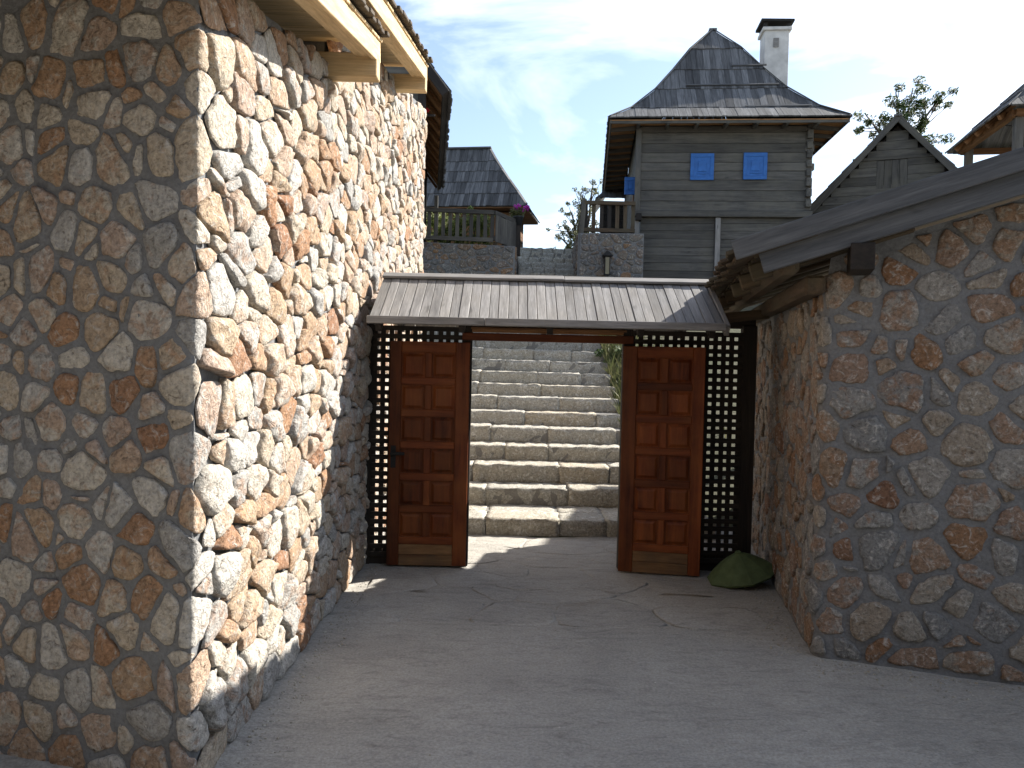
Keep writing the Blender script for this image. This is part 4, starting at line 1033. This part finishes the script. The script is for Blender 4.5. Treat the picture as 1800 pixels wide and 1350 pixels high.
def flower_pot(name, label, c, petal, np, seed):
    t = thing(name, label, 'flower pot', c); c = Vector(c); V, F = [], []
    n = 12
    for r, z in ((0.085, 0), (0.12, 0.17), (0.13, 0.18), (0.13, 0.21), (0.11, 0.21), (0.10, 0.17)):
        for i in range(n): V.append((r * math.cos(2 * math.pi * i / n), r * math.sin(2 * math.pi * i / n), z))
    for k in range(5):
        for i in range(n): F.append((k * n + i, k * n + (i + 1) % n, (k + 1) * n + (i + 1) % n, (k + 1) * n + i))
    F += [tuple(reversed(range(n))), tuple(range(5 * n, 6 * n))]
    mesh_obj('pot', V, F, 'pot', t, Matrix.Translation(c), True)
    rnd = random.Random(seed)
    V, F, T = leaf_cloud([(c + Vector((rnd.uniform(-.13, .13), rnd.uniform(-.12, .12), rnd.uniform(.2, .36))), 0.1) for _ in range(12)], 420, 0.06, rnd); mesh_obj('leaves', V, F, 'leaf_dry', t, None, False, T)
    V, F, T = leaf_cloud([(c + Vector((rnd.uniform(-.12, .24), rnd.uniform(-.12, .12), rnd.uniform(.3, .48))), 0.06) for _ in range(np)], np * 26, 0.055, rnd); mesh_obj('blossoms', V, F, petal, t, None, False, T)
    return t
flower_pot('flower_pot', 'potted magenta flowers standing on the end post of the slatted fence', (0.06, 19.12, 5.18), 'petal', 9, 3)
post = thing('fence_post', 'dark squared timber post carrying the magenta flower pot', 'post', (0.06, 19.12, 4.45))
plank('shaft', (0.06, 19.12, 4.45), (0.06, 19.12, 5.17), 0.13, 0.13, (1, 0, 0), 'wood_dark', post, 0.01)
plank('top_cap', (0.06, 19.04, 5.172), (0.06, 19.20, 5.172), 0.16, 0.014, (0, 0, 1), 'wood_dark', post)

# ================================================================== FAR LEFT HOUSE: only its long eave shows past the stone wall
fh = thing('eaved_house', 'dark wooden house whose long shingled eave juts out above the sunlit stone wall', 'house', (-3, 15, 4.0))
e0, e1 = Vector((-1.06, 12.0, 5.91)), Vector((-1.745, 18.5, 5.89)); ed = (e1 - e0).normalized(); en = Vector((ed.y, -ed.x, 0)).normalized()
upf = (-en + Vector((0, 0, 1.28))).normalized(); nrmf = ed.cross(-upf).normalized()
if nrmf.z < 0: nrmf = -nrmf
Lr = [e1 + upf * (0.42 * k) for k in range(6)]; Rr_ = [e0 + upf * (0.42 * k) for k in range(6)]
# face seen from outside (+x side): left edge is the near end
shingle_face(Rr_, Lr, 'shingle', fh, 0.16, 0.03, 91, as_parts=False, name='roof_shingles', rag=0.05)
def ep(s, a, off): return e0 + ed * s + upf * a - nrmf * off
Ltot = (e1 - e0).length
s = 0.02
while s < Ltot - 0.01:
    w = min(0.17, Ltot - s); plank('soffit_board', ep(s + w / 2, 0.02, 0.03), ep(s + w / 2, 2.0, 0.03), w - 0.006, 0.02, nrmf, 'wood_orange', fh); s += w
for i in range(11):
    s = 0.06 + (Ltot - 0.12) * i / 10; plank('rafter', ep(s, 0.05, 0.085), ep(s, 1.6, 0.085), 0.08, 0.05, nrmf, 'wood_brown', fh)
plank('eave_board', ep(0, 0.0, 0.05), ep(Ltot, 0.0, 0.05), 0.03, 0.10, nrmf, 'wood_dark', fh)
plank('verge_board', ep(-0.02, -0.02, 0.05), ep(-0.02, 2.1, 0.05), 0.035, 0.13, nrmf, 'wood_dark', fh)
for i in range(9):
    z = 4.6 + 0.24 * i
    plank('wall_board', e0 - en * 0.40 + ed * 0.25 + Vector((0, 0, z - e0.z)), e1 - en * 0.40 - ed * 0.1 + Vector((0, 0, z - e1.z)), 0.06, 0.235, (0, 0, 1), 'wood_log', fh)
    plank('wall_board', e0 - en * 0.42 + ed * 0.22 + Vector((0, 0, z - e0.z)), e0 - en * 3.0 + ed * 0.22 + Vector((0, 0, z - e0.z)), 0.06, 0.235, (0, 0, 1), 'wood_log', fh)
for p in (e0 + ed * 0.22, e1 - ed * 0.12): plank('corner_post', Z(p - en * 0.38, 4.3), Z(p - en * 0.38, 6.4), 0.12, 0.12, ed, 'wood_dark', fh)
plank('flower_bracket', e0 - en * 0.36 + ed * 0.3 + Vector((0, 0, -0.28)), e0 - en * 0.18 + ed * 0.3 + Vector((0, 0, -0.28)), 0.03, 0.03, (0, 0, 1), 'wood_dark', fh)
V, F, T = leaf_cloud([(e0 - en * 0.30 + ed * 0.3 + Vector((0.0, 0, -0.20)), 0.035)], 36, 0.03, random.Random(2)); mesh_obj('red_blossoms', V, F, 'petal_red', fh, None, False, T)

# ================================================================== GABLE HOUSE far right
gh = thing('gable_house', 'grey plank house showing a pointed gable with a small loft door', 'house', (9.5, 20, 4.0))
AX, AZ, GYY = 9.46, 8.13, 20.0; slp = 1.12
rnd = random.Random(14); z = 4.4
while z < AZ - 0.28:
    h = rnd.uniform(0.19, 0.25); half = (AZ - 0.14 - (z + h * 0.35)) / slp
    segs = [(AX - half, AX - 0.42), (AX + 0.24, AX + half)] if 6.45 < z + h / 2 < 7.2 else [(AX - half, AX + half)]
    for a, b in segs:
        if b - a > 0.03: plank('wall_board', (a, GYY, z + h / 2), (b, GYY, z + h / 2), 0.05 + rnd.uniform(0, 0.012), h - 0.005, (0, 0, 1), 'wood_log', gh)
    z += h
mesh_obj('wall_core', [(AX - 3.2, GYY + 0.04, 4.4), (AX + 3.2, GYY + 0.04, 4.4), (AX, GYY + 0.04, AZ - 0.1), (AX - 3.2, GYY + 4, 4.4), (AX + 3.2, GYY + 4, 4.4), (AX, GYY + 4, AZ - 0.1)], [(0, 1, 2), (5, 4, 3), (0, 3, 4, 1), (1, 4, 5, 2), (2, 5, 3, 0)], 'wood_dark', gh)
for i in range(4): plank('loft_door_board', (AX - 0.34 + 0.165 * i, GYY - 0.01, 6.47), (AX - 0.34 + 0.165 * i, GYY - 0.01, 7.17), 0.04, 0.158, (1, 0, 0), 'wood_log', gh)
plank('tie_beam', (AX - 0.95, GYY - 0.03, 7.22), (AX + 0.95, GYY - 0.03, 7.22), 0.05, 0.08, (0, 0, 1), 'wood_log', gh)
for sgn in (-1, 1):
    up_ = Vector((-sgn, 0, slp)).normalized(); nr = Vector((sgn * slp, 0, 1)).normalized(); top = Vector((AX, GYY - 0.25, AZ + 0.02)); bot = top - up_ * 4.2
    plank('barge_board', bot - nr * 0.06, top - nr * 0.06, 0.04, 0.14, nr, 'wood_log', gh)
    b2, t2 = bot + Vector((0, 4.4, 0)), top + Vector((0, 4.4, 0)); n = 10
    if sgn < 0: Ls, Rs = [b2.lerp(t2, i / n) for i in range(n + 1)], [bot.lerp(top, i / n) for i in range(n + 1)]
    else: Ls, Rs = [bot.lerp(top, i / n) for i in range(n + 1)], [b2.lerp(t2, i / n) for i in range(n + 1)]
    shingle_face(Ls, Rs, 'shingle', gh, 0.2, 0.03, 95 + sgn, as_parts=False, name='roof_shingles', rag=0.05)
    slab('roof_deck', [p - nr * 0.02 for p in ((bot, b2, t2, top)[::-1] if sgn > 0 else (bot, top, t2, b2)[::-1])], 0.04, 'wood_rough', gh)
plank('ridge_board', (AX, GYY - 0.30, AZ + 0.07), (AX, GYY + 4.1, AZ + 0.07), 0.18, 0.05, (0, 0, 1), 'shingle', gh)

piv = Matrix.Translation((AX, GYY, 0)) @ Matrix.Rotation(R(-24), 4, 'Z') @ Matrix.Scale(1.06, 4, (1, 0, 0)) @ Matrix.Translation((-AX, -GYY, 0))
for o in gh.children:                                   # the house stands turned to the right
    o.matrix_basis = piv @ o.matrix_basis; WM[o.name] = o.matrix_basis.copy()

# ================================================================== OPEN PAVILION far right
pv = thing('open_pavilion', 'open wooden pavilion with shingled roof on posts at the right edge', 'pavilion', (7.8, 12.2, 2.0))
pn = Vector((6.74, 11.0, 5.54)); pd = Vector((0.186, 0.983, 0)).normalized(); pa = Vector((pd.y, -pd.x, 0)); PW, PD = 1.75, 2.45
def pp(a, d, z): return Vector((pn.x, pn.y, 0)) + pa * a + pd * d + Vector((0, 0, z))
ze, zr = 5.54, 6.42; ri = 0.95
cor = [pp(0, 0, ze), pp(PW, 0, ze), pp(PW, PD, ze), pp(0, PD, ze)]; r0, r1 = pp(PW / 2, ri, zr), pp(PW / 2, PD - ri, zr)
def rows(a, b, n): return [Vector(a).lerp(Vector(b), i / n) for i in range(n + 1)]
shingle_face(rows(cor[0], r0, 3), rows(cor[1], r0, 3), 'shingle', pv, 0.14, 0.025, 101)
shingle_face(rows(cor[3], r1, 3), rows(cor[0], r0, 3), 'shingle', pv, 0.14, 0.025, 102)
shingle_face(rows(cor[1], r0, 3), rows(cor[2], r1, 3), 'shingle', pv, 0.14, 0.025, 103)
shingle_face(rows(cor[2], r1, 3), rows(cor[3], r1, 3), 'shingle', pv, 0.14, 0.025, 104)
plank('ridge_board', r0 + Vector((0, 0, 0.05)) - pd * 0.06, r1 + Vector((0, 0, 0.05)), 0.12, 0.04, (0, 0, 1), 'shingle', pv)
for i in range(5):
    k = 0.15 + 0.7 * i / 4
    for s in (0, 1):
        a = pp(PW * s, PD * k, ze - 0.045); b = pp(PW / 2, min(max(PD * k, ri), PD - ri), zr - 0.08); plank('rafter', a, b, 0.05, 0.07, (0, 0, 1), 'wood_brown', pv)
for a, b in ((0, 1), (1, 2), (2, 3), (3, 0)):
    c = sum(cor, Vector()) / 4; q = [v.lerp(c, 0.16) - Vector((0, 0, 0.03)) for v in cor]; plank('ring_beam', q[a], q[b], 0.09, 0.09, (0, 0, 1), 'wood_brown', pv)
for a, d in ((0.22, 0.30), (PW - 0.22, 0.30), (PW - 0.22, PD - 0.3), (0.22, PD - 0.3)):
    p = pp(a, d, 0); plank('post', Z(p, terrain(p.x, p.y) - 0.1), Z(p, 5.52), 0.11, 0.11, pa, 'wood_log', pv, 0.008)

# ================================================================== GREEN COVER on the ground by the right post
def green_cover():
    t = thing('green_cover', 'faded green cone-shaped cover lying tilted by the right gate post', 'cover', (2.02, 6.84, 0))
    V, F = [], []; n = 10
    prof_ = [(0.30, 0.0), (0.305, 0.016), (0.235, 0.075), (0.13, 0.150), (0.04, 0.196), (0.0, 0.204)]
    for r, z in prof_[:-1]:
        for i in range(n):
            t_ = 2 * math.pi * (i + 0.3) / n; k = 1 + 0.05 * (i % 2); V.append((r * k * math.cos(t_), r * 0.86 * k * math.sin(t_), z))
    for k in range(len(prof_) - 2):
        for i in range(n): F.append((k * n + i, k * n + (i + 1) % n, (k + 1) * n + (i + 1) % n, (k + 1) * n + i))
    V.append((0.0, 0.0, prof_[-1][1])); c = len(V) - 1; b = (len(prof_) - 2) * n
    for i in range(n): F.append((b + i, b + (i + 1) % n, c))
    m = len(V)                                            # inner skin
    V += [(x * 0.97, y * 0.97, max(0.0, z - 0.008)) for x, y, z in V]
    F += [tuple(reversed([q + m for q in f])) for f in list(F)]
    for i in range(n): F.append((i, m + i, m + (i + 1) % n, (i + 1) % n))
    Mx = Matrix.Translation((2.03, 6.86, 0.075)) @ Matrix.Rotation(R(-13), 4, 'Y') @ Matrix.Rotation(R(6), 4, 'X') @ Matrix.Rotation(R(10), 4, 'Z')
    mesh_obj('shell', V, F, 'green', t, Mx)
    mesh_obj('knob', _cverts(0.05, 0.05, 0.03, 0.01), _CF, 'green', t, Mx @ Matrix.Translation((0, 0, 0.203)))
green_cover()

# ================================================================== WEEDS on the bank right of the stairs
rnd = random.Random(21); V, F, T = [], [], []
for _ in range(3000):
    x = 1.62 + abs(rnd.gauss(0, 0.45)); y = rnd.uniform(11.2, 17.5)
    if x > 3.2: continue
    zb = terrain(max(x, 1.75), y) - 0.03; h = rnd.uniform(0.06, 0.32) * (1.3 if rnd.random() < 0.15 else 1); a = rnd.uniform(0, 6.28); w = rnd.uniform(0.006, 0.016)
    lean = Vector((rnd.gauss(-0.1, 0.25), rnd.gauss(-0.05, 0.25), 1)).normalized() * h; b = Vector((math.cos(a), math.sin(a), 0)) * w; p = Vector((x, y, zb))
    i = len(V); V += [tuple(p - b), tuple(p + b), tuple(p + lean * 0.6 + b * 0.8), tuple(p + lean + Vector((lean.x, lean.y, 0)) * 0.4), tuple(p + lean * 0.6 - b * 0.8)]
    F.append((i, i + 1, i + 2, i + 3, i + 4)); T += [rnd.random()] * 5
o = mesh_obj('weeds', V, F, 'weeds', None, None, False, T, 'stuff'); tag(o, 'dry and green weeds on the bank right of the stairs', 'weeds')
def bush(label, c, rad, n, seed):
    t = thing('wild_shrub', label, 'shrub', c); rnd = random.Random(seed); c = Vector(c)
    cl = [(c + Vector((rnd.gauss(0, rad * .5), rnd.gauss(0, rad * .5), abs(rnd.gauss(rad * .7, rad * .4)))), rad * 0.35) for _ in range(14)]
    V, F, T = leaf_cloud(cl, n, 0.06, rnd); mesh_obj('foliage', V, F, 'leaf', t, None, False, T)
    V, F = limb_geo([[(c - Vector((0, 0, .05)), 0.012), (p, 0.004)] for p, r in cl[:8]]); mesh_obj('stem', V, F, 'bark', t, None, True)
bush('low wild shrub beside the middle steps, just right of the stair edge', (1.86, 12.3, terrain(1.86, 12.3)), 0.22, 500, 1)
bush('wild shrub higher up the bank beside the upper steps', (1.98, 13.9, terrain(1.98, 13.9)), 0.28, 700, 2)

# ================================================================== LOOSE GRIT along the wall feet
rnd = random.Random(31); V, F, T = [], [], []
def pebble(x, y, r):
    global V, F, T
    b = len(V); z = ground_z(x, y); n = 5
    for k, (rr, zz) in enumerate(((1.0, -0.2), (0.85, 0.5), (0.35, 0.85))):
        for i in range(n):
            t = 6.283 * (i + 0.5 * k) / n; q = rnd.uniform(0.75, 1.2); V.append((x + r * rr * q * math.cos(t), y + r * rr * q * math.sin(t), z + r * zz * 0.8))
    for k in range(2):
        for i in range(n): F.append((b + k * n + i, b + k * n + (i + 1) % n, b + (k + 1) * n + (i + 1) % n, b + (k + 1) * n + i))
    F.append(tuple(b + 2 * n + i for i in range(n))); t = rnd.random(); T += [t] * 15
for _ in range(420):
    y = rnd.uniform(3.4, 8.2); pebble(-1.24 + abs(rnd.gauss(0, 0.10)), y, rnd.uniform(0.003, 0.011))
for _ in range(420):
    t = rnd.uniform(0, 3.0); p = Cn + VR * t; pebble(p.x - 0.04 - abs(rnd.gauss(0, 0.12)), p.y, rnd.uniform(0.003, 0.012))
for _ in range(420):
    t = rnd.uniform(0, 2.2); p = Cn + UR * t + nb * (0.04 + abs(rnd.gauss(0, 0.13))); pebble(p.x, p.y, rnd.uniform(0.003, 0.012))
for _ in range(500):
    x = rnd.uniform(-1.1, 2.4); y = rnd.uniform(2.2, 8.3)
    if x < 1.8 + (y - 5) * 0.15 or y < 4.4: pebble(x, y, rnd.uniform(0.002, 0.006))
o = mesh_obj('grit', V, F, 'stone_step', None, None, True, T, 'stuff'); tag(o, 'loose grit and small chips scattered over the dusty courtyard', 'grit')
